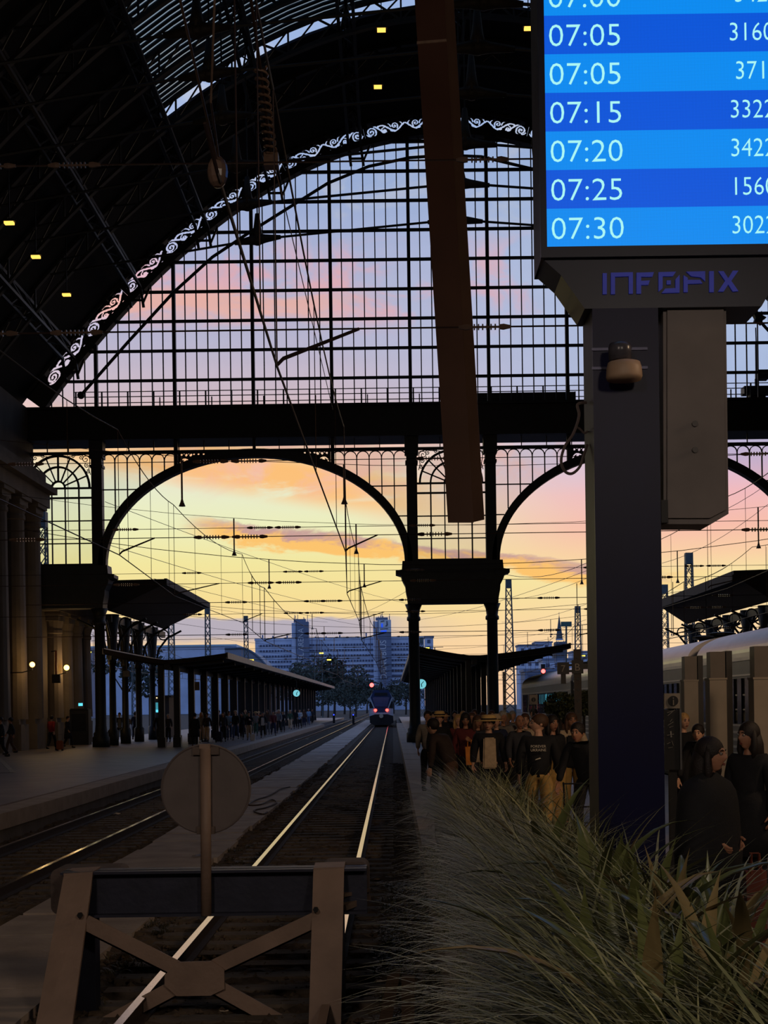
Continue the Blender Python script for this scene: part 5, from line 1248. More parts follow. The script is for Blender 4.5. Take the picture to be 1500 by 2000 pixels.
# ------------------------------------------------------------------ people: continuous bodies grown from joint chains, clothes as shells over them
def skin_mesh(V, E, Rr, sub=1):
    me = bpy.data.meshes.new('limbs'); me.from_pydata(V, E, []); o = bpy.data.objects.new('limbs', me); C.objects.link(o)
    md = o.modifiers.new('s', 'SKIN'); md.use_smooth_shade = True; md.branch_smoothing = .4
    for i, r in enumerate(Rr):
        sv = me.skin_vertices[0].data[i]; sv.radius = r if isinstance(r, tuple) else (r, r); sv.use_root = (i == 0)
    s2 = o.modifiers.new('u', 'SUBSURF'); s2.levels = sub; s2.render_levels = sub
    dg = bpy.context.evaluated_depsgraph_get(); out = bpy.data.meshes.new_from_object(o.evaluated_get(dg)); bpy.data.objects.remove(o); return out
def merged(mlist, voxel=None):
    bm = bmesh.new()
    for m in mlist: bm.from_mesh(m)
    me = bpy.data.meshes.new('body'); bm.to_mesh(me); bm.free()
    if voxel:
        o = bpy.data.objects.new('body', me); C.objects.link(o); md = o.modifiers.new('r', 'REMESH'); md.mode = 'VOXEL'; md.voxel_size = voxel; md.use_smooth_shade = True
        dg = bpy.context.evaluated_depsgraph_get(); me = bpy.data.meshes.new_from_object(o.evaluated_get(dg)); bpy.data.objects.remove(o)
    me.polygons.foreach_set('use_smooth', [True] * len(me.polygons)); return me
def head_mesh(c, turn, tilt=0.0):
    n, m = 30, 22; b = MB(); vs = []
    for j in range(m + 1):
        ph = -PI / 2 + PI * j / m
        for i in range(n):
            t = 2 * PI * i / n; x = .076 * math.cos(ph) * math.sin(t); y = -.097 * math.cos(ph) * math.cos(t); z = .122 * math.sin(ph)
            if z < 0: k = 1 - .34 * (-z / .122) ** 1.4; x *= k; y = y * (1 - .12 * (-z / .122)) - .012 * (-z / .122)
            if y < 0:
                f_ = max(0, -y / .097)
                y -= .030 * math.exp(-(x / .013) ** 2 - ((z + .018) / .022) ** 2) + .012 * math.exp(-(x / .011) ** 2 - ((z - .008) / .02) ** 2)
                for s_ in (-1, 1): y += .016 * f_ * math.exp(-((x - s_ * .030) / .016) ** 2 - ((z - .012) / .012) ** 2)
                y -= .007 * math.exp(-(x / .045) ** 2 - ((z - .036) / .010) ** 2) + .009 * math.exp(-(x / .022) ** 2 - ((z + .063) / .008) ** 2) - .006 * math.exp(-(x / .026) ** 2 - ((z + .071) / .005) ** 2) + .010 * math.exp(-(x / .03) ** 2 - ((z + .105) / .018) ** 2)
            vs.append((x, y, z))
    fs = [(j * n + i, j * n + (i + 1) % n, (j + 1) * n + (i + 1) % n, (j + 1) * n + i) for j in range(m) for i in range(n)]
    b.add(vs, fs)
    for s_ in (-1, 1): b.ball((s_ * .078, .012, -.008), .022, 8, 6, 0, (.45, .8, 1.4))
    me = b.mesh('head'); me.transform(Matrix.Translation(c) @ Matrix.Rotation(turn, 4, 'Z') @ Matrix.Rotation(tilt, 4, 'X')); return me
def hand_mesh(w, d, palm, curl=.5):
    """w wrist, d pointing direction, palm the direction the palm faces"""
    d = Vector(d).normalized(); palm = Vector(palm); palm = (palm - d * palm.dot(d)).normalized(); s_ = d.cross(palm); b = MB(); w = Vector(w)
    b.hexa([w - s_ * .026 - palm * .013, w + s_ * .026 - palm * .013, w + s_ * .026 + palm * .013, w - s_ * .026 + palm * .013, w + d * .09 - s_ * .041 - palm * .012, w + d * .09 + s_ * .041 - palm * .012, w + d * .09 + s_ * .041 + palm * .012, w + d * .09 - s_ * .041 + palm * .012])
    for k, (off_, L_) in enumerate(((-.031, .066), (-.010, .078), (.011, .073), (.031, .056))):
        p = w + d * .085 + s_ * off_; pts = [p]
        for q in range(3):
            a = curl * (q + .6); p = p + (d * math.cos(a) + palm * math.sin(a)) * L_ * (.42, .33, .25)[q]; pts.append(p)
        b.tube(pts, [.0115, .0108, .0100, .0085], 8)
    p = w + d * .028 - s_ * .03; b.tube([p, p + (-s_ * .6 + d * .6 + palm * .3) * .04, p + (-s_ * .75 + d * 1.3 + palm * .7) * .055], [.015, .0125, .0095], 8)
    return b.mesh('hand')
HAIRV = {}
def make_pose(name, arms, legs, lean=0.0, turn=0.0, tilt=0.0, vox=.0095):
    R = Matrix.Rotation(lean, 4, 'X'); pv = Vector((0, 0, .96))
    def up(p): return pv + R @ (Vector(p) - pv)
    nk, ch, sp_, hd = up((0, .0, 1.47)), up((0, 0, 1.30)), up((0, .0, 1.12)), up((0, -.022, 1.625))
    sh = [up((s_ * .165, .0, 1.425)) for s_ in (-1, 1)]
    el = [up(arms[0][0]), up(arms[1][0])]; wr = [up(arms[0][1]), up(arms[1][1])]
    hp = [Vector((s_ * .085, 0, .93)) for s_ in (-1, 1)]; kn = [Vector(legs[0][0]), Vector(legs[1][0])]; an = [Vector(legs[0][1]), Vector(legs[1][1])]
    V = [pv, sp_, ch, nk, hd + Vector((0, .02, -.07))]; E = [(0, 1), (1, 2), (2, 3), (3, 4)]; Q = [.085, .09, .115, .052, .05]
    for k in (0, 1):
        o = len(V); V += [sh[k], el[k], wr[k], hp[k], kn[k], an[k]]; E += [(2, o), (o, o + 1), (o + 1, o + 2), (0, o + 3), (o + 3, o + 4), (o + 4, o + 5)]; Q += [.055, .040, .027, .055, .050, .038]
    lim = skin_mesh([tuple(v) for v in V], E, Q)
    hs = [hand_mesh(wr[k] - (wr[k] - el[k]).normalized() * .01, (wr[k] - el[k]), (1 if k == 0 else -1, -.3, 0), .42) for k in (0, 1)]
    P = {'body': merged([lim, head_mesh(hd, turn, tilt + lean * .5)] + hs, vox)}
    V = [pv - Vector((0, 0, .13)), sp_, ch, up((0, 0, 1.44))]; E = [(0, 1), (1, 2), (2, 3)]; Q = [.172, .150, .160, .075]
    for k in (0, 1):
        o = len(V); w2 = wr[k] - (wr[k] - el[k]).normalized() * .03; V += [sh[k], el[k], w2]; E += [(2, o), (o, o + 1), (o + 1, o + 2)]; Q += [.082, .064, .047]
    P['top'] = merged([skin_mesh([tuple(v) for v in V], E, Q)])
    V = [Vector((0, 0, .99)), Vector((0, 0, .93))]; E = [(0, 1)]; Q = [.14, .14]
    for k in (0, 1):
        o = len(V); mid = (hp[k] + kn[k]) / 2; low = kn[k] + (an[k] - kn[k]) * .93; V += [hp[k], mid, kn[k], low]; E += [(1, o), (o, o + 1), (o + 1, o + 2), (o + 2, o + 3)]; Q += [.105, .092, .074, .068]
    P['trousers'] = merged([skin_mesh([tuple(v) for v in V], E, Q)])
    for k in (0, 1):
        b = MB(); a = an[k]; b.ball((a.x, a.y - .055, a.z - .045), .055, 12, 8, 0, (.85, 2.3, .80)); b.ball((a.x, a.y + .01, a.z - .01), .05, 10, 6, 0, (.9, 1.0, 1.2)); m_ = b.mesh('shoe'); m_.polygons.foreach_set('use_smooth', [True] * len(m_.polygons)); P['shoe%d' % k] = m_
    Tm = Matrix.Translation(hd) @ Matrix.Rotation(turn, 4, 'Z') @ Matrix.Rotation(tilt + lean * .5, 4, 'X')
    def T(b, nm): m_ = b.mesh(nm); m_.transform(Tm); m_.polygons.foreach_set('use_smooth', [True] * len(m_.polygons)); return m_
    b = MB(); b.ball((0, .020, .034), .1, 20, 12, 0, (.92, 1.08, 1.08)); P['hair_short'] = T(b, 'hair')
    b = MB(); b.ball((0, .020, .034), .1, 20, 12, 0, (.95, 1.10, 1.10)); b.tube([(0, .05, .02), (0, .07, -.08), (0, .085, -.18), (0, .08, -.27)], [.085, .098, .092, .04], 12)
    for s_ in (-1, 1): b.tube([(s_ * .06, .0, .06), (s_ * .083, -.005, -.03), (s_ * .088, -.01, -.12), (s_ * .075, -.01, -.22)], [.03, .03, .032, .012], 8)
    P['hair_long'] = T(b, 'hair')
    b = MB(); b.ball((0, .020, .034), .1, 20, 12, 0, (.95, 1.12, 1.10)); b.ball((0, .11, .06), .045, 10, 8); P['hair_tied'] = T(b, 'hair')
    b = MB(); b.lathe([(.108, .045), (.104, .09), (.085, .135), (.03, .152)], 20, (0, .01, 0), 0, .95, 1.08); b.prism([(-.07, .045), (.07, .045), (.06, .058), (-.06, .058)], -.19, -.05); P['cap'] = T(b, 'cap')
    b = MB(); b.lathe([(.215, .040), (.21, .052), (.115, .062), (.108, .10), (.095, .145), (.04, .155)], 24, (0, .005, 0)); P['hat'] = T(b, 'hat')
    b = MB(); b.lathe([(.116, .062), (.113, .09)], 24, (0, .005, 0)); P['hat_band'] = T(b, 'hat_band')
    b = MB()
    for s_ in (-1, 1): b.ball((s_ * .030, -.085, .012), .0125, 10, 8)
    P['eyes'] = T(b, 'eyes')
    b = MB()
    for s_ in (-1, 1): b.ball((s_ * .030, -.0955, .012), .0055, 8, 6)
    P['iris'] = T(b, 'iris')
    b = MB()
    for s_ in (-1, 1): b.tube([(s_ * .014, -.099, .034), (s_ * .030, -.098, .040), (s_ * .048, -.086, .034)], [.0035, .0045, .002], 6)
    P['brow'] = T(b, 'eyebrow')
    b = MB(); b.ball((0, -.0955, -.062), .021, 12, 6, 0, (1, .35, .22)); b.ball((0, -.0945, -.071), .019, 12, 6, 0, (1, .35, .28)); P['lips'] = T(b, 'lips')
    b = MB(); b.lathe([(.30, .62), (.315, .9), (.295, 1.15), (.282, 1.28), (.262, 1.36), (.215, 1.425), (.12, 1.475), (.085, 1.50)], 28, (0, .015, 0), 0, 1, .70); m_ = b.mesh('coat'); m_.polygons.foreach_set('use_smooth', [True] * len(m_.polygons)); P['coat'] = m_
    b = MB(); b.lathe([(.245, .52), (.235, .75), (.20, 1.0), (.175, 1.12)], 20, (0, .01, 0), 0, 1, .74); m_ = b.mesh('skirt'); m_.polygons.foreach_set('use_smooth', [True] * len(m_.polygons)); P['skirt'] = m_
    b = MB(); b.hexa([(-.10, -.158, .84), (.10, -.158, .84), (.10, -.10, .84), (-.10, -.10, .84), (-.085, -.172, 1.38), (.085, -.172, 1.38), (.085, -.10, 1.38), (-.085, -.10, 1.38)]); m_ = b.mesh('shirt_front')
    bm = bmesh.new(); bm.from_mesh(m_); bmesh.ops.bevel(bm, geom=bm.edges[:], offset=.02, segments=2, affect='EDGES'); bm.to_mesh(m_); bm.free(); m_.transform(Matrix.Translation(pv) @ R @ Matrix.Translation(-pv)); P['shirt_front'] = m_
    b = MB(); b.ball((0, .20, 1.22), .16, 14, 10, 0, (.95, .65, 1.35)); m_ = b.mesh('backpack'); m_.transform(Matrix.Translation(pv) @ R @ Matrix.Translation(-pv)); P['backpack'] = m_
    for k_, m2 in P.items():
        if not m2.materials: m2.materials.append(None)
    P['_wr'] = wr; return P
sA = ((-.215, .03, 1.14), (-.235, -.06, .90)); sB = ((.215, .03, 1.14), (.235, -.06, .90))
LS = (((-.095, -.005, .50), (-.10, .03, .09)), ((.095, -.005, .50), (.10, .03, .09)))
POSES = {
 'walk_a': make_pose('walk_a', (((-.22, -.05, 1.15), (-.23, -.20, .96)), ((.22, .11, 1.15), (.24, .10, .91))), (((-.09, .03, .50), (-.09, .26, .17)), ((.09, -.17, .52), (.09, -.24, .09))), -.0),
 'walk_b': make_pose('walk_b', (((-.22, .11, 1.15), (-.24, .10, .91)), ((.22, -.05, 1.15), (.23, -.20, .96))), (((-.09, -.17, .52), (-.09, -.24, .09)), ((.09, .03, .50), (.09, .26, .17))), .04, .25),
 'stand': make_pose('stand', (sA, sB), LS, 0, -.3),
 'phone': make_pose('phone', (sA, ((.22, .02, 1.15), (.10, -.25, 1.24))), LS, .03, .1, .3),
 'carry': make_pose('carry', (((-.21, .06, 1.15), (-.12, -.19, 1.12)), ((.21, .06, 1.15), (.12, -.20, 1.08))), (((-.09, -.10, .51), (-.09, -.12, .09)), ((.09, .02, .50), (.09, .16, .13))), .03, .35),
 'bend': make_pose('bend', (((-.26, -.10, 1.20), (-.30, -.30, 1.02)), ((.22, -.12, 1.18), (.2, -.3, 1.0))), (((-.09, -.14, .52), (-.09, -.10, .09)), ((.09, .05, .50), (.09, .30, .16))), .55, 0, -.2),
 'look': make_pose('look', (((-.23, .02, 1.14), (-.25, -.06, .90)), ((.23, .02, 1.14), (.24, .05, .90))), LS, 0, -1.15),
 'near': make_pose('near', (((-.21, .03, 1.15), (-.14, -.12, 1.0)), ((.21, .03, 1.15), (.14, -.12, 1.0))), LS, 0, .1, 0, .0055),
 'away': make_pose('away', (sA, sB), (((-.09, .0, .50), (-.09, .12, .11)), ((.09, -.12, .51), (.09, -.15, .09))), .02, 1.9),
}
SKIN = [mat('skin_fair', (196, 150, 124), .55, 0, .08, 30), mat('skin_tan', (164, 116, 90), .55, 0, .08, 30), mat('skin_brown', (112, 76, 58), .55, 0, .08, 30)]
CLO = {k: mat('cloth_' + k, c, .85, 0, .18, 12, .15, 60) for k, c in {'black': (22, 22, 26), 'charcoal': (48, 48, 54), 'navy': (30, 36, 60), 'grey': (110, 110, 112), 'maroon': (92, 34, 36), 'red': (140, 34, 34), 'brown': (84, 60, 48), 'beige': (186, 162, 132), 'khaki': (176, 140, 78), 'denim': (62, 80, 112), 'white': (206, 204, 200), 'lightblue': (132, 170, 210), 'olive': (82, 84, 58), 'rust': (150, 84, 48), 'plaid': (120, 112, 104), 'green': (54, 82, 66), 'dark brown': (52, 40, 36)}.items()}
HAIR = {k: mat('hair_' + k, c, .6, 0, .25, 40, .3, 120) for k, c in {'dark': (30, 22, 20), 'brown': (74, 50, 34), 'blond': (178, 140, 88), 'grey': (150, 146, 142)}.items()}
STRAW = mat('straw', (206, 170, 108), .8, 0, .15, 60, .3, 200); BANDM = mat('hat_band', (40, 30, 28), .8); EYEW = mat('eye_white', (120, 112, 106), .3, 0, 0); EYEB = mat('eye_iris', (46, 34, 28), .2, 0, 0); LIPS = mat('lips', (120, 62, 56), .5, 0, .1); SHOE = [mat('shoe_dark', (34, 30, 30), .5), mat('shoe_pale', (190, 186, 180), .6)]
PERSONS = []
def person(x, y, rz, pose, label, top='black', legs='denim', hair='dark', style='short', hat=None, skirt=None, shirt=None, pack=None, sc=1.0, wide=1.0, sk=0, shoe=0, group=None, eyes=False):
    P = POSES[pose]; t = root('person', (x, y, 0), label, 'person', group, rz=rz); t.scale = (sc * wide, sc * wide, sc)
    def a(k, nm, m): put(P[k], nm, t, mats=[m])
    a('body', 'body', SKIN[sk]); a('top', 'jacket', CLO[top]); a('trousers', 'trousers', CLO[legs]); a('shoe0', 'shoe', SHOE[shoe]); a('shoe1', 'shoe', SHOE[shoe])
    if hat in ('hat', 'straw'): a('hat', 'hat', STRAW); a('hat_band', 'hat_band', BANDM)
    if hat == 'cap': a('cap', 'cap', CLO['beige'])
    if style != 'bald': a('hair_' + style, 'hair', HAIR[hair])
    if skirt: a('skirt', 'skirt', CLO[skirt])
    if shirt: a('shirt_front', 'shirt', CLO[shirt])
    if pack: a('backpack', 'backpack', CLO[pack])
    if eyes: a('eyes', 'eyes', EYEW); a('iris', 'iris', EYEB); a('brow', 'eyebrow', HAIR['dark']); a('lips', 'lips', LIPS)
    PERSONS.append(t); return t
def feet(px, fy):
    p = onz(px, fy, 0.0); return p.x, p.y
def eyeline(px, Y): u, v = uv(px, 1395); return u * Y / F, Y
# -- crowd walking along the platform under the hotel
LC = [(405, 1450, 0, 'walk_a', dict(top='dark brown', legs='beige', style='tied'), 'person in dark jacket and pale shorts, just above the round signal plate'),
 (437, 1449, .2, 'stand', dict(top='charcoal', legs='black', style='long', hair='brown'), 'long haired person in charcoal, second in the crowd from the canopy columns'),
 (448, 1446, .1, 'carry', dict(top='lightblue', legs='denim', style='short'), 'person in light blue top hugging a pale bundle in the platform crowd'),
 (461, 1446, -.2, 'walk_b', dict(top='black', legs='denim', hat='cap', style='short'), 'person in pale cap, black jacket and blue jeans in the platform crowd'),
 (473, 1445, 0, 'walk_a', dict(top='black', legs='black', style='long', skirt='black'), 'person in long black dress with long hair in the platform crowd'),
 (487, 1446, 0, 'phone', dict(top='black', legs='beige', style='short'), 'person in black top and beige trousers looking at a hand held up'),
 (500, 1437, .1, 'walk_a', dict(top='plaid', legs='green', hat='hat', style='short'), 'person in broad pale hat and checked top in the platform crowd'),
 (514, 1441, 0, 'walk_b', dict(top='black', legs='black', shirt='white', style='short', wide=1.12), 'stout person in open black jacket over white shirt walking to the viewer'),
 (523, 1435, 0, 'stand', dict(top='brown', legs='grey', style='long', hair='brown'), 'long haired person in brown coat right behind the stout one'),
 (534, 1437, .3, 'walk_a', dict(top='maroon', legs='navy', style='short'), 'person in maroon jumper and navy trousers in the platform crowd'),
 (545, 1432, -.1, 'walk_b', dict(top='grey', legs='black', hat='cap', style='short'), 'person in pale cap and grey waistcoat in the platform crowd'),
 (553, 1430, 0, 'stand', dict(top='black', legs='charcoal', style='short'), 'person all in black beside the one with the grey waistcoat'),
 (567, 1425, .1, 'walk_a', dict(top='green', legs='beige', hat='cap', style='short'), 'person in cap and green jacket near the far platform end'),
 (577, 1424, 0, 'walk_b', dict(top='black', legs='black', style='tied'), 'dark dressed person with tied hair beneath the round clock'),
 (586, 1423, -.3, 'carry', dict(top='white', legs='black', style='short', shirt='lightblue'), 'person in bright white and blue jacket beneath the round clock'),
 (594, 1420, 0, 'stand', dict(top='brown', legs='navy', style='long'), 'person in brown coat right of the bright jacket'),
 (603, 1416, 0, 'walk_a', dict(top='lightblue', legs='denim', style='short', hair='grey'), 'grey haired person in pale blue, last of the platform crowd'),
 (610, 1414, .2, 'walk_b', dict(top='charcoal', legs='black', style='short'), 'dark person at the very end of the platform crowd'),
 (428, 1438, 0, 'stand', dict(top='navy', legs='denim', style='short', pack='black'), 'person in navy with backpack, behind the first walkers'),
 (480, 1436, .2, 'walk_a', dict(top='olive', legs='charcoal', style='short', hair='blond'), 'blond person in olive coat half hidden behind the black dress'),
 (506, 1430, 0, 'stand', dict(top='rust', legs='black', style='tied', hair='blond'), 'blond person in rust coat in the rear of the crowd'),
 (541, 1428, 0, 'walk_b', dict(top='beige', legs='brown', style='short', hair='grey'), 'grey haired person in beige coat in the rear of the crowd'),
 (312, 1456, PI, 'walk_a', dict(top='black', legs='charcoal', style='short', wide=1.1), 'person in black seen from behind, walking away past the kiosk screen'),
 (329, 1449, 0, 'stand', dict(top='charcoal', legs='black', style='short', hair='grey'), 'grey haired person in charcoal between the kiosk and paired columns'),
 (381, 1459, PI - .2, 'stand', dict(top='black', legs='black', style='short', skirt='black', wide=1.08), 'person in knee-length black coat standing right of the paired columns'),
 (394, 1450, .1, 'walk_b', dict(top='grey', legs='beige', style='long', hair='blond', shoe=1), 'blond person in grey beside the knee-length black coat'),
 (234, 1450, .2, 'stand', dict(top='charcoal', legs='black', style='short', shirt='grey'), 'person half hidden by the first iron canopy column'),
 (250, 1449, -.2, 'phone', dict(top='plaid', legs='black', style='short'), 'person in checked shirt looking down between two canopy columns'),
 (264, 1447, PI, 'walk_b', dict(top='navy', legs='navy', style='tied'), 'person in navy walking away between the canopy columns'),
 (299, 1440, 0, 'stand', dict(top='dark brown', legs='black', style='long'), 'long haired person standing under the kiosk screen'),
 (133, 1461, 1.2, 'walk_a', dict(top='black', legs='black', style='short', skirt='black'), 'person in long black coat by the pillared wall below the bright wall lamp'),
 (101, 1466, PI - .4, 'walk_b', dict(top='red', legs='black', style='short'), 'person in dark red jacket walking along the pillared wall'),
 (22, 1474, -1.2, 'walk_a', dict(top='charcoal', legs='brown', style='tied'), 'person hurrying past the nearest pilaster of the wall'),
 (4, 1482, -1.2, 'walk_b', dict(top='black', legs='black', style='short'), 'person in black partly cut off by the photo edge at the wall')]
for px, fy, rz, pose, kw, lab in LC:
    x, y = feet(px, fy); person(x, y, rz, pose, lab, sc=rng.uniform(.94, 1.03), sk=int(rng.integers(0, 2)), group=None, **kw)
# -- crowd on the platform of the twin columns
RC = [(835, 33, .2, 'stand', dict(top='plaid', legs='black', style='short'), 'person in checked coat next to the twin column, outermost of the near crowd'),
 (858, 30.5, .1, 'stand', dict(top='black', legs='black', hat='hat', style='short', skirt='black'), 'person in black with banded straw hat near the twin column'),
 (880, 24.5, PI + .9, 'bend', dict(top='dark brown', legs='brown', style='short'), 'person in dark brown coat bending forward over the grass'),
 (895, 31, 0, 'walk_a', dict(top='maroon', legs='black', style='long', hair='blond'), 'blond long haired person in maroon between bending coat and orange bag'),
 (909, 28.5, -.1, 'phone', dict(top='maroon', legs='charcoal', style='long', hair='dark'), 'dark curly haired person in wine red top above the orange bag'),
 (921, 32, 0, 'walk_a', dict(top='brown', legs='black', style='short', hair='brown'), 'brown haired person behind the one with the pale top'),
 (932, 28.5, .1, 'walk_b', dict(top='charcoal', legs='charcoal', shirt='beige', style='long', hair='brown'), 'long haired person in open charcoal jacket over pale top'),
 (954, 25.5, 0, 'stand', dict(top='black', legs='black', shirt='beige', hat='hat', style='short', wide=1.22), 'stout person in straw hat, black jacket and long beige shirt'),
 (969, 28.5, -.2, 'walk_a', dict(top='navy', legs='black', hat='cap', style='short'), 'person in pale peaked cap beside the stout straw hat wearer'),
 (982, 30, 0, 'walk_b', dict(top='plaid', legs='black', style='short', hair='grey'), 'grey haired person in patterned top right of the peaked cap'),
 (991, 34, 0, 'stand', dict(top='brown', legs='black', style='tied', hair='blond'), 'tall blond person rising above the near crowd'),
 (1014, 25.5, .2, 'walk_a', dict(top='charcoal', legs='black', style='bald', sk=1, pack='black'), 'bald person in dark patterned jacket left of the hoodie wearer'),
 (1026, 28, -.2, 'walk_b', dict(top='beige', legs='black', style='short', hair='brown'), 'person in pale scarf and top behind the bald one'),
 (1078, 22.5, .4, 'walk_a', dict(top='black', legs='olive', style='long', hair='dark'), 'long haired person in black leaning out behind the lettered hoodie'),
 (1072, 29, 0, 'stand', dict(top='dark brown', legs='black', style='short'), 'person in dark brown partly hidden under the round tree'),
 (1116, 25, -.1, 'walk_b', dict(top='beige', legs='khaki', shirt='black', style='long', hair='brown', wide=1.05), 'person in open beige cardigan over black top beside the navy post'),
 (1147, 19.5, -.5, 'bend', dict(top='black', legs='black', style='short', sk=1), 'person in black bending over a luggage trolley beside the navy post'),
 (943, 38, 0, 'walk_a', dict(top='brown', legs='black', style='short', hair='brown'), 'person in brown in the second row above the pale top'),
 (904, 40, .1, 'stand', dict(top='charcoal', legs='black', style='short', hair='blond'), 'blond person in charcoal in the second row above the orange bag'),
 (870, 41, 0, 'walk_b', dict(top='black', legs='black', style='short'), 'black dressed person right behind the banded straw hat'),
 (847, 44, 0, 'stand', dict(top='navy', legs='black', style='tied'), 'person with tied hair peeping out beside the twin column'),
 (960, 41, .2, 'walk_a', dict(top='rust', legs='black', style='long', hair='brown'), 'person in rust coat in the second row behind the straw hat'),
 (1001, 37, 0, 'walk_b', dict(top='grey', legs='black', style='short', hair='grey'), 'grey haired person in grey in the second row left of the bald one'),
 (1042, 34, 0, 'stand', dict(top='olive', legs='black', style='short'), 'person in olive in the second row behind the lettered hoodie'),
 (1094, 33, -.1, 'walk_a', dict(top='brown', legs='black', style='long'), 'long haired person in brown under the right side of the round tree'),
 (927, 47, 0, 'stand', dict(top='black', legs='black', style='short', hair='brown'), 'person in black in the third row over the brown haired head'),
 (888, 50, 0, 'walk_a', dict(top='plaid', legs='black', style='short'), 'person in checked coat in the third row over the blond head'),
 (1334, 23, .6, 'stand', dict(top='black', legs='black', style='short', hair='blond', skirt='black'), 'blond person in black coat between navy post and standing panel'),
 (1372, 21, -.4, 'bend', dict(top='black', legs='black', style='short'), 'dark person stooping behind the head of the woman in black'),
 (1389, 24.5, PI, 'stand', dict(top='beige', legs='black', style='short', hair='brown', sc=.86), 'short person in pale shirt beside the middle standing panel'),
 (1462, 13.6, -.7, 'stand', dict(top='black', legs='black', style='long', hair='dark', skirt='black', sc=1.02), 'dark long haired person in black coat by the last standing panel')]
for px, Y, rz, pose, kw, lab in RC:
    x, y = eyeline(px, Y); kw = dict(kw); s_ = kw.pop('sc', rng.uniform(1.0, 1.07)); sk = kw.pop('sk', int(rng.integers(0, 2)))
    person(x, y, rz, pose, lab, sc=s_, sk=sk, eyes=Y < 30, **kw)
# the lettered hoodie, seen from behind with the head turned
x, y = eyeline(1051, 20.6)
hd = person(x, y, PI - .12, 'away', 'person in black hoodie lettered FOREVER UKRAINE with khaki trousers, seen from behind', 'black', 'khaki', 'brown', 'short', sc=1.05, wide=1.16, sk=0, eyes=True)
lm = text_mesh('FOREVER', .051, 'CENTER', .004, .86); PALE = mat('pale_print', (206, 196, 178), .7, 0, .1, 30)
lm2 = text_mesh('UKRAINE', .051, 'CENTER', .004, .86)
for m_, z in ((lm, 1.30), (lm2, 1.25)):
    m_.materials.clear(); m_.materials.append(PALE); put(m_, 'print', hd, (0, .164, z), (PI / 2, 0, PI))
mk = MB().prism([(-.03, 1.15), (.04, 1.13), (.03, 1.145), (-.02, 1.165)], .158, .166).mesh('print'); mk.materials.append(PALE); put(mk, 'print', hd)
# woman in black closest to the viewer
NEARW = person(2.31, 10.5, .85, 'near', 'woman in black with dark hair, closest to the viewer beside the planter', 'black', 'black', 'dark', 'long', skirt='black', sc=.985, wide=1.02, sk=1, eyes=True)
put(POSES['near']['coat'], 'coat', NEARW, mats=[CLO['black']])
# things in hands and on the ground beside the crowd
def bag(x, y, z, w, h, d, m, label, cat='bag', name='shopping_bag', rz=0.0):
    t = root(name, (x, y, z), label, cat, rz=rz)
    b = MB(); b.hexa([(-w * .42, -d / 2, 0), (w * .42, -d / 2, 0), (w * .42, d / 2, 0), (-w * .42, d / 2, 0), (-w / 2, -d * .3, h), (w / 2, -d * .3, h), (w / 2, d * .3, h), (-w / 2, d * .3, h)])
    me = b.mesh('sack'); me.materials.append(m); put(me, 'sack', t)
    for s_ in (-1, 1):
        me = MB().tube([(-w * .25, s_ * d * .3, h - .02), (-w * .18, s_ * d * .15, h + .14), (w * .18, s_ * d * .15, h + .14), (w * .25, s_ * d * .3, h - .02)], .009, 6).mesh('strap'); me.materials.append(m); put(me, 'strap', t)
    return t
hp_ = next(o for o in PERSONS if 'wine red' in o['label']); q_ = Matrix.Rotation(-.1, 3, 'Z') @ Vector((.085, -.30, 0)); bag(hp_.location.x + q_.x * hp_.scale.x, hp_.location.y + q_.y, .80, .17, .36, .12, mat('orange_bag', (222, 132, 30), .6, 0, .12, 10), 'orange shopping bag carried by the person in wine red')
p = at(1086, 1500, 21.4); bag(p.x, p.y, 0.0, .27, 1.0, .2, CLO['khaki'], 'khaki tote bag between the hoodie wearer and the beige cardigan', name='tote_bag')
p = at(556, 1410, 88); bag(*feet(494, 1447), .0, .3, .4, .2, CLO['white'], 'pale carrier bag in the middle of the platform crowd')
p = at(1474, 1652, 11.6); bag(p.x, p.y, 0.0, .17, .62, .14, mat('terracotta_bag', (120, 58, 40), .6, 0, .15, 10), 'terracotta handbag right of the woman in black', name='handbag')
x, y = feet(432, 1449)
def suitcase(x, y, m, label, sc=1.0):
    t = root('suitcase', (x, y, 0), label, 'suitcase'); me = MB().box(-.2 * sc, .2 * sc, -.12, .12, .05, .62 * sc).mesh('shell'); me.materials.append(m)
    bm = bmesh.new(); bm.from_mesh(me); bmesh.ops.bevel(bm, geom=bm.edges[:], offset=.04, segments=2, affect='EDGES'); bm.to_mesh(me); bm.free(); put(me, 'shell', t)
    me = MB().tube([(-.1, .05, .6 * sc), (-.1, .05, .98 * sc), (.1, .05, .98 * sc), (.1, .05, .6 * sc)], .012, 6).mesh('handle'); me.materials.append(STEEL); put(me, 'handle', t)
    me = MB().tube([(-.03, 0, .04), (.03, 0, .04)], .04, 10).mesh('wheel'); me.materials.append(IRON2)
    for xx in (-.15, .15): put(me, 'wheel', t, (xx * sc, .06, 0)); put(me, 'wheel', t, (xx * sc, -.06, 0))
suitcase(x, y - 1.2, CLO['navy'], 'navy suitcase standing at the front of the platform crowd'); x, y = feet(112, 1466); suitcase(x + .2, y - .3, CLO['rust'], 'rust coloured suitcase by the person in dark red', .8)
x, y = eyeline(1136, 17.6); tr_ = root('luggage_trolley', (x, y, 0), 'small dark wire luggage trolley beside the navy post', 'trolley')
b = MB()
for sx in (-.2, .2): b.tube([(x + sx, y + .2, .1), (x + sx, y + .25, .92), (x + sx, y + .3, 1.0)], .014, 6).tube([(x + sx, y + .2, .12), (x + sx, y - .3, .1)], .014, 6)
for z in (.3, .5, .7, .99): b.tube([(x - .2, y + .25, z), (x + .2, y + .25, z)], .010, 6)
b.build('frame', IRON2, tr_)
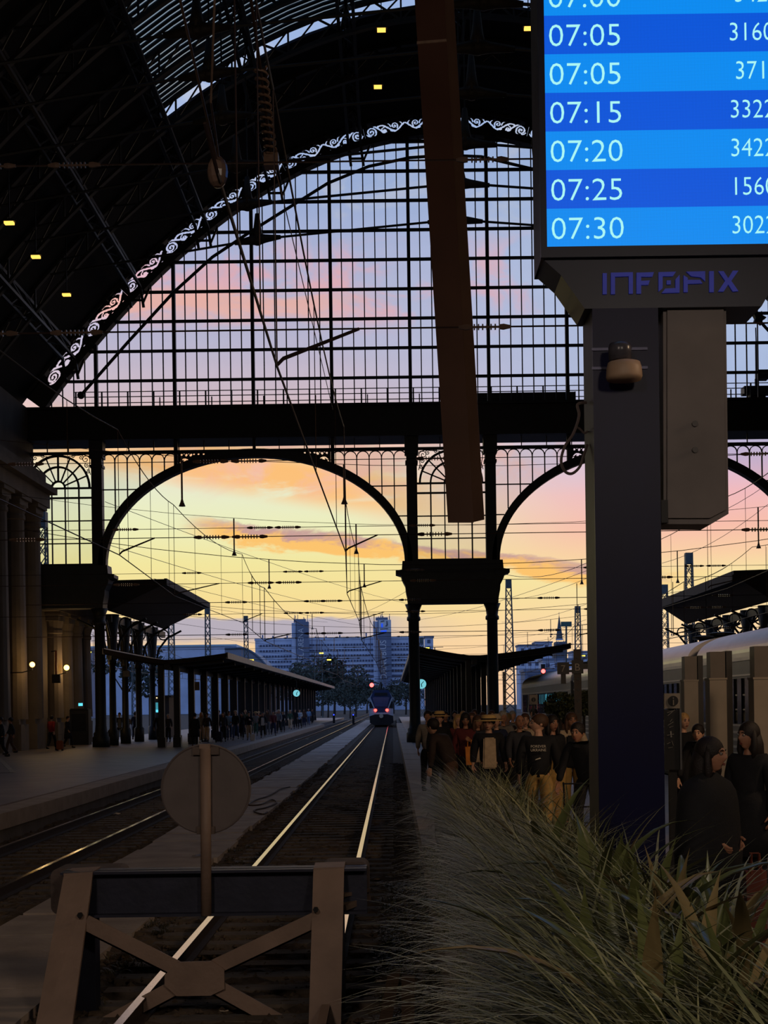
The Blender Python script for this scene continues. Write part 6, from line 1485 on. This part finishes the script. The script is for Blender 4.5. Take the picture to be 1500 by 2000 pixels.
for sx in (-.2, .2): MB().tube([(x + sx - .02, y + .2, .08), (x + sx + .02, y + .2, .08)], .08, 12).build('wheel', IRON2, tr_)
# ------------------------------------------------------------------ wall lamps, kiosk, machines, signs
GLOW = mat('lamp_globe', (255, 190, 90), .4, 0, 0, emit=9.0, ecol=(255, 190, 84))
def wall_lamp(px, py, Y, r, label, power):
    p = at(px, py, Y); t = root('wall_lamp', tuple(p), label, 'lamp')
    MB().ball(p, r, 14, 10).build('globe', GLOW, t, True)
    MB().tube([p + Vector((0, 0, -r)), p + Vector((0, 0, -r - .12)), p + Vector((-.5, 0, -r - .25)), Vector((XL + .3, Y, p.z - r - .25))], .03, 6).build('bracket', IRON2, t)
    l = bpy.data.lights.new('globe_light', 'POINT'); l.energy = power; l.color = (1, .62, .25); l.shadow_soft_size = r * 1.3
    o = bpy.data.objects.new('globe_light', l); C.objects.link(o); o.location = p + Vector((.45, -.1, -.05))
wall_lamp(130, 1304, 79.3, .15, 'glowing globe lamp on the pillared wall beside the dark hanging sign', 55)
wall_lamp(63, 1298, 70.0, .13, 'glowing globe lamp half hidden by a pilaster of the wall', 35)
p = at(110, 1325, 77.5); s_ = root('hanging_sign', tuple(p), 'dark square sign hanging below an orange lit rod on the pillared wall', 'sign')
MB().box(p.x - .22, p.x + .22, p.y - .08, p.y + .08, p.z - .25, p.z + .22).build('board', IRON2, s_); MB().box(p.x - .05, p.x + .05, p.y - .04, p.y + .04, p.z + .22, p.z + 1.5).build('rod', mat('orange_lit_rod', (150, 84, 40), .6), s_)  # orange lamplight on the rod is put into its colour
MB().tube([(XL + .6, p.y, p.z + 1.45), (p.x, p.y, p.z + 1.5)], .035, 6).build('arm', IRON2, s_)
# dark vending machine and kiosk
VM = mat('dark_machine', (24, 26, 34), .4, .1, .2, 3); CY = mat('cyan_light', (80, 210, 230), .4, 0, 0, emit=1.2, ecol=(96, 214, 236))
x, y = feet(156, 1455); v_ = root('vending_machine', (x, y, 0), 'dark vending machine with small cyan light beside the first screen column', 'vending machine')
MB().box(x - .55, x + .5, y, y + .8, 0, 2.0).build('cabinet', VM, v_); MB().box(x - .45, x + .35, y - .03, y, .8, 1.75).build('front_window', mat('dark_glass', (30, 34, 44), .1), v_); MB().box(x - .5, x + .45, y - .05, y + .7, 2.0, 2.05).build('top_plate', IRON2, v_)
p = at(157, 1376, y - .05); MB().box(p.x - .11, p.x + .12, y - .06, y, p.z - .08, p.z + .08).build('lit_label', CY, v_)
Yk = 98.0; k0, k1 = at(293, 1362, Yk), at(327, 1362, Yk)
K = root('kiosk', ((k0.x + k1.x) / 2, Yk, 0), 'platform kiosk with cyan lit screen and a row of warm bulbs', 'kiosk')
MB().box(k0.x - .1, k1.x + .1, Yk, Yk + 2.2, 0, k0.z).build('booth', VM, K); MB().box(k0.x - .3, k1.x + .3, Yk - .4, Yk + 2.4, k0.z, k0.z + .12).build('roof', IRON2, K)
a, b = at(294, 1390, Yk - .1), at(316, 1372, Yk - .1); MB().box(a.x, b.x, Yk - .1, Yk, a.z, b.z).build('screen', mat('kiosk_screen', (60, 150, 165), .3, 0, .25, 4, emit=.6, ecol=(74, 170, 186)), K); MB().box(a.x, b.x, Yk - .14, Yk, a.z - .05, a.z + .12).build('screen_edge', CY, K)
BU = mat('warm_bulb', (255, 220, 170), .4, 0, 0, emit=2.0, ecol=(255, 216, 160))
for i in range(6): p = at(295 + i * 3.7, 1363, Yk - .12); MB().ball(p, .045, 8, 6).build('bulb', BU, K)
# standing panels in front of the coaches
PNU = mat('panel_upper', (92, 84, 78), .45, .3, .18, 2); PNL = mat('panel_lower', (136, 126, 114), .6, .05, .18, 2); PND = mat('panel_edge', (34, 30, 28), .5)
for (xa, xb, yt_, ym, yb_, Y, txt) in ((1337, 1361, 1282, 1331, 1451, 25.0, 'closest to the navy post'), (1387, 1416, 1273, 1328, 1562, 21.5, 'middle one behind the woman in black'), (1473, 1505, 1262, 1327, 1474, 20.0, 'farthest from the navy post')):
    t = root('standing_panel', (at((xa + xb) / 2, 1400, Y).x, Y, 0), 'tall grey standing panel with dark edge, ' + txt, 'panel', 'standing panels before the coaches')
    p, q, m_, bb = at(xa, yt_, Y), at(xb, yt_, Y), at(xa, ym, Y), at(xa, yb_, Y); zb2 = max(.12, bb.z); w = (xb - xa) * Y / F
    MB().box(p.x, p.x + w, Y, Y + .26, m_.z + .02, p.z).build('upper_panel', PNU, t); MB().box(p.x - .02, p.x + w + .01, Y - .03, Y + .28, zb2, m_.z).build('lower_panel', PNL, t)
    MB().box(p.x + w + .01, p.x + w + .1, Y - .02, Y + .3, zb2 - .03, p.z + .01).build('edge', PND, t); MB().box(p.x + .03, p.x + w - .03, Y + .05, Y + .2, 0, zb2).build('foot', PND, t)
    MB().box(p.x - .03, p.x + w + .02, Y - .04, Y + .29, m_.z, m_.z + .03).build('ledge', PNL, t)
# information sign and lettered banner beside the post
Yi = 14.6; a, b = at(1297, 1384, Yi), at(1327, 1354, Yi); I = root('information_sign', ((a.x + b.x) / 2, Yi, 0), 'small square information sign on a dark post right of the navy display', 'sign')
WH = mat('sign_cream', (150, 140, 128), .6, 0, .1); BL = mat('sign_black', (24, 20, 20), .5)
MB().box(a.x, b.x, Yi - .02, Yi + .03, a.z, b.z).build('board', WH, I); c = (a + b) / 2
MB().tube([Vector((c.x + .01, Yi - .03, c.z)), Vector((c.x + .01, Yi - .02, c.z))], .052, 20).build('disc', BL, I)
put_text('i', .12, (c.x - .004, Yi - .036, c.z - .042), WH, I); MB().box(c.x - .03, c.x + .05, Yi + .03, Yi + .09, 0, b.z - .02).build('post', BL, I)
a, b = at(1297, 1503, Yi), at(1324, 1386, Yi); bn = root('vertical_banner', ((a.x + b.x) / 2, Yi, a.z), 'dark vertical banner with pale scribbled strokes under the information sign', 'banner')
MB().box(a.x, b.x, Yi - .06, Yi - .03, a.z, b.z).build('sheet', BL, bn); st_ = MB()
for (x0, y0, x1, y1) in ((1303, 1392, 1316, 1388), (1304, 1398, 1318, 1386), (1308, 1410, 1313, 1404), (1304, 1417, 1315, 1410), (1303, 1436, 1316, 1434), (1310, 1428, 1311, 1440), (1303, 1453, 1309, 1450), (1312, 1447, 1315, 1456), (1305, 1461, 1314, 1459), (1307, 1421, 1315, 1418)): st_.bar(at(x0, y0, Yi - .065), at(x1, y1, Yi - .065), .014, .004)
st_.build('strokes', mat('pale_strokes', (150, 146, 140), .7), bn)
MB().box(b.x, b.x + .02, Yi - .08, Yi - .02, a.z, b.z).build('edge_rail', STEEL, bn)
# platform letter post, number sign, second information sign
Yp = 30.0; p, q = at(1121, 1268, Yp), at(1138, 1500, Yp); LPo = root('letter_post', ((p.x + q.x) / 2, Yp, 0), 'perforated dark post carrying the letter B on the platform', 'post')
MB().box(p.x, q.x, Yp, Yp + .12, 0, p.z).build('post', mat('post_brown', (62, 52, 46), .6, .1, .2), LPo)
for i in range(9): c = at(1128.5 + i * .3, 1284 + i * 21, Yp); MB().tube([c + Vector((0, -.012, 0)), c + Vector((0, .005, 0))], .035, 10).build('hole', BL, LPo)
c = at(1127, 1310, Yp); MB().box(c.x - .11, c.x + .13, Yp - .03, Yp, c.z - .06, c.z + .22).build('board', BL, LPo); put_text('B', .22, (c.x - .06, Yp - .036, c.z), WH, LPo)
MB().box(q.x, q.x + .22, Yp + .02, Yp + .08, p.z - .42, p.z - .30).build('bracket', BL, LPo)
a, b = at(1089, 1317, Yp), at(1111, 1294, Yp); NS = root('number_sign', ((a.x + b.x) / 2, Yp, a.z), 'dark square sign with track number 7 beside the letter post', 'sign')
MB().box(a.x, b.x, Yp - .05, Yp + .05, a.z, b.z).build('board', BL, NS); put_text('7', .20, (a.x + .06, Yp - .056, a.z + .05), WH, NS)
MB().box(b.x, p.x, Yp - .01, Yp + .03, b.z - .08, b.z - .03).box(b.x, p.x, Yp - .01, Yp + .03, a.z + .04, a.z + .09).build('arm', BL, NS); MB().box((a.x + b.x) / 2 - .05, (a.x + b.x) / 2 + .05, Yp - .03, Yp + .03, a.z - .2, a.z).build('lug', BL, NS)
Y2 = 33.0; a, b = at(1034, 1376, Y2), at(1050, 1357, Y2); I2 = root('information_sign', ((a.x + b.x) / 2, Y2, 0), 'small information sign over the heads left of the round tree', 'sign')
MB().box(a.x, b.x, Y2, Y2 + .04, a.z, b.z).build('board', WH, I2); c = (a + b) / 2; MB().tube([Vector((c.x, Y2 - .012, c.z)), Vector((c.x, Y2, c.z))], .052, 18).build('disc', BL, I2); put_text('i', .11, (c.x - .014, Y2 - .02, c.z - .04), WH, I2); MB().box(c.x - .03, c.x + .03, Y2 + .04, Y2 + .08, 0, b.z).build('post', BL, I2)
Y3 = 44.0; p, q = at(982, 1312, Y3), at(989, 1400, Y3); PP = root('perforated_post', ((p.x + q.x) / 2, Y3, 0), 'slim perforated steel post by the twin column', 'post'); MB().box(p.x, q.x, Y3, Y3 + .1, 0, p.z).build('post', STEEL, PP)
for i in range(8): c = at(985.5 + i * .1, 1318 + i * 11, Y3); MB().tube([c + Vector((0, -.012, 0)), c], .03, 8).build('hole', BL, PP)
# round clipped tree in a tub
c = at(1094, 1378, 31.5); TB = root('potted_tree', (c.x, 31.5, 0), 'round clipped tree in a dark tub rising behind the hoodie wearer', 'tree')
n = 1500; d = rng.normal(0, 1, (n, 3)); d /= np.linalg.norm(d, axis=1)[:, None]; pos = d * rng.uniform(.24, .38, (n, 1)) * np.array([1, 1, .78]) + np.array([0, 0, c.z]); a_ = rng.normal(0, 1, (n, 3)) * .028; b_ = rng.normal(0, 1, (n, 3)) * .018
put(np_mesh('crown', np.stack([pos - a_, pos + b_, pos + a_, pos - b_], 1).reshape(-1, 3), np.arange(4 * n).reshape(-1, 4), leaf_mat('clipped_foliage', (40, 48, 30), (84, 88, 54), .6)), 'crown', TB)
MB().tube([(c.x, 31.5, .4), (c.x, 31.5, c.z)], .035, 8).build('trunk', BARK, TB); MB().lathe([(.2, 0), (.26, .45), (.28, .48)], 14, (c.x, 31.5, 0)).build('tub', IRON2, TB)
c = at(1140, 1372, 34); TB2 = root('potted_tree', (c.x, 34, 0), 'second clipped tree half hidden behind the letter post', 'tree')
put(bpy.data.meshes['crown' if False else [m.name for m in bpy.data.meshes if m.name.startswith('crown')][-1]], 'crown', TB2, (0, 0, .05)); MB().tube([(c.x, 34, .4), (c.x, 34, 2.0)], .035, 8).build('trunk', BARK, TB2); MB().lathe([(.2, 0), (.26, .45), (.28, .48)], 14, (c.x, 34, 0)).build('tub', IRON2, TB2)
# litter and loose cable on the track
LIT = mat('pale_litter', (196, 176, 150), .8, 0, .2, 30); LIT2 = mat('dry_leaf', (150, 112, 70), .8, 0, .2, 30)
def scrap(px, py, z, w, m, label, cat='litter'):
    p = onz(px, py, z); b = MB(); k_ = 7
    ring = [(w * math.cos(2 * PI * i / k_) * rng.uniform(.6, 1.1), w * .8 * math.sin(2 * PI * i / k_) * rng.uniform(.6, 1.1), rng.uniform(.0, .35) * w) for i in range(k_)]
    b.add([(0, 0, .25 * w)] + ring + [(0, 0, .17 * w)] + [(x, y, zz - .06 * w) for x, y, zz in ring], [(0, 1 + i, 1 + (i + 1) % k_) for i in range(k_)] + [(k_ + 1, k_ + 2 + (i + 1) % k_, k_ + 2 + i) for i in range(k_)] + [(1 + i, k_ + 2 + i, k_ + 2 + (i + 1) % k_, 1 + (i + 1) % k_) for i in range(k_)])
    me = b.mesh('scrap'); me.materials.append(m); o = put(me, 'litter', None, (p.x, p.y, z)); tag(o, label, cat)
for a in ((735, 1571, ZG + .06, .11, LIT2, 'curled dry leaf lying right of the far rail'), (747, 1497, ZG + .06, .08, LIT, 'tiny pale scrap on the ballast next to the platform wall'), (228, 1590, ZG + .06, .10, LIT, 'pale scrap between the rails by the pillared platform'), (578, 1445, ZG + .06, .16, LIT, 'white scrap between the distant rails below the crowd'), (600, 1444, ZG + .06, .14, LIT, 'second white scrap near the distant rails'), (665, 1432, ZG + .06, .2, LIT, 'far white scrap beside the slab walkway'), (745, 1918, ZG + .06, .05, LIT, 'pale crumpled scrap by the short posts'), (439, 1977, ZG + .06, .05, LIT, 'small pale leaf below the crossed braces'), (385, 1672, ZG + .1, .09, BL, 'dark scrap on the slab walkway left of the signal post'), (590, 1487, ZG + .1, .13, BL, 'dark lump on the far slab walkway'), (735, 1718, ZG + .06, .05, LIT2, 'brown leaf among the weeds')): scrap(*a)
cz = ZG + .11
cp = [onz(x, y, cz) for x, y in ((566, 1537), (548, 1541), (534, 1549), (520, 1556), (500, 1562), (486, 1572), (510, 1571), (530, 1562), (540, 1568), (520, 1577), (496, 1583), (512, 1590), (522, 1586))]
MB().tube(smooth(cp), .02, 6).build('track_cable', mat('dark_cable', (66, 52, 44), .7), label='dark loose cable coiled on the slab walkway right of the signal plate', cat='cable')
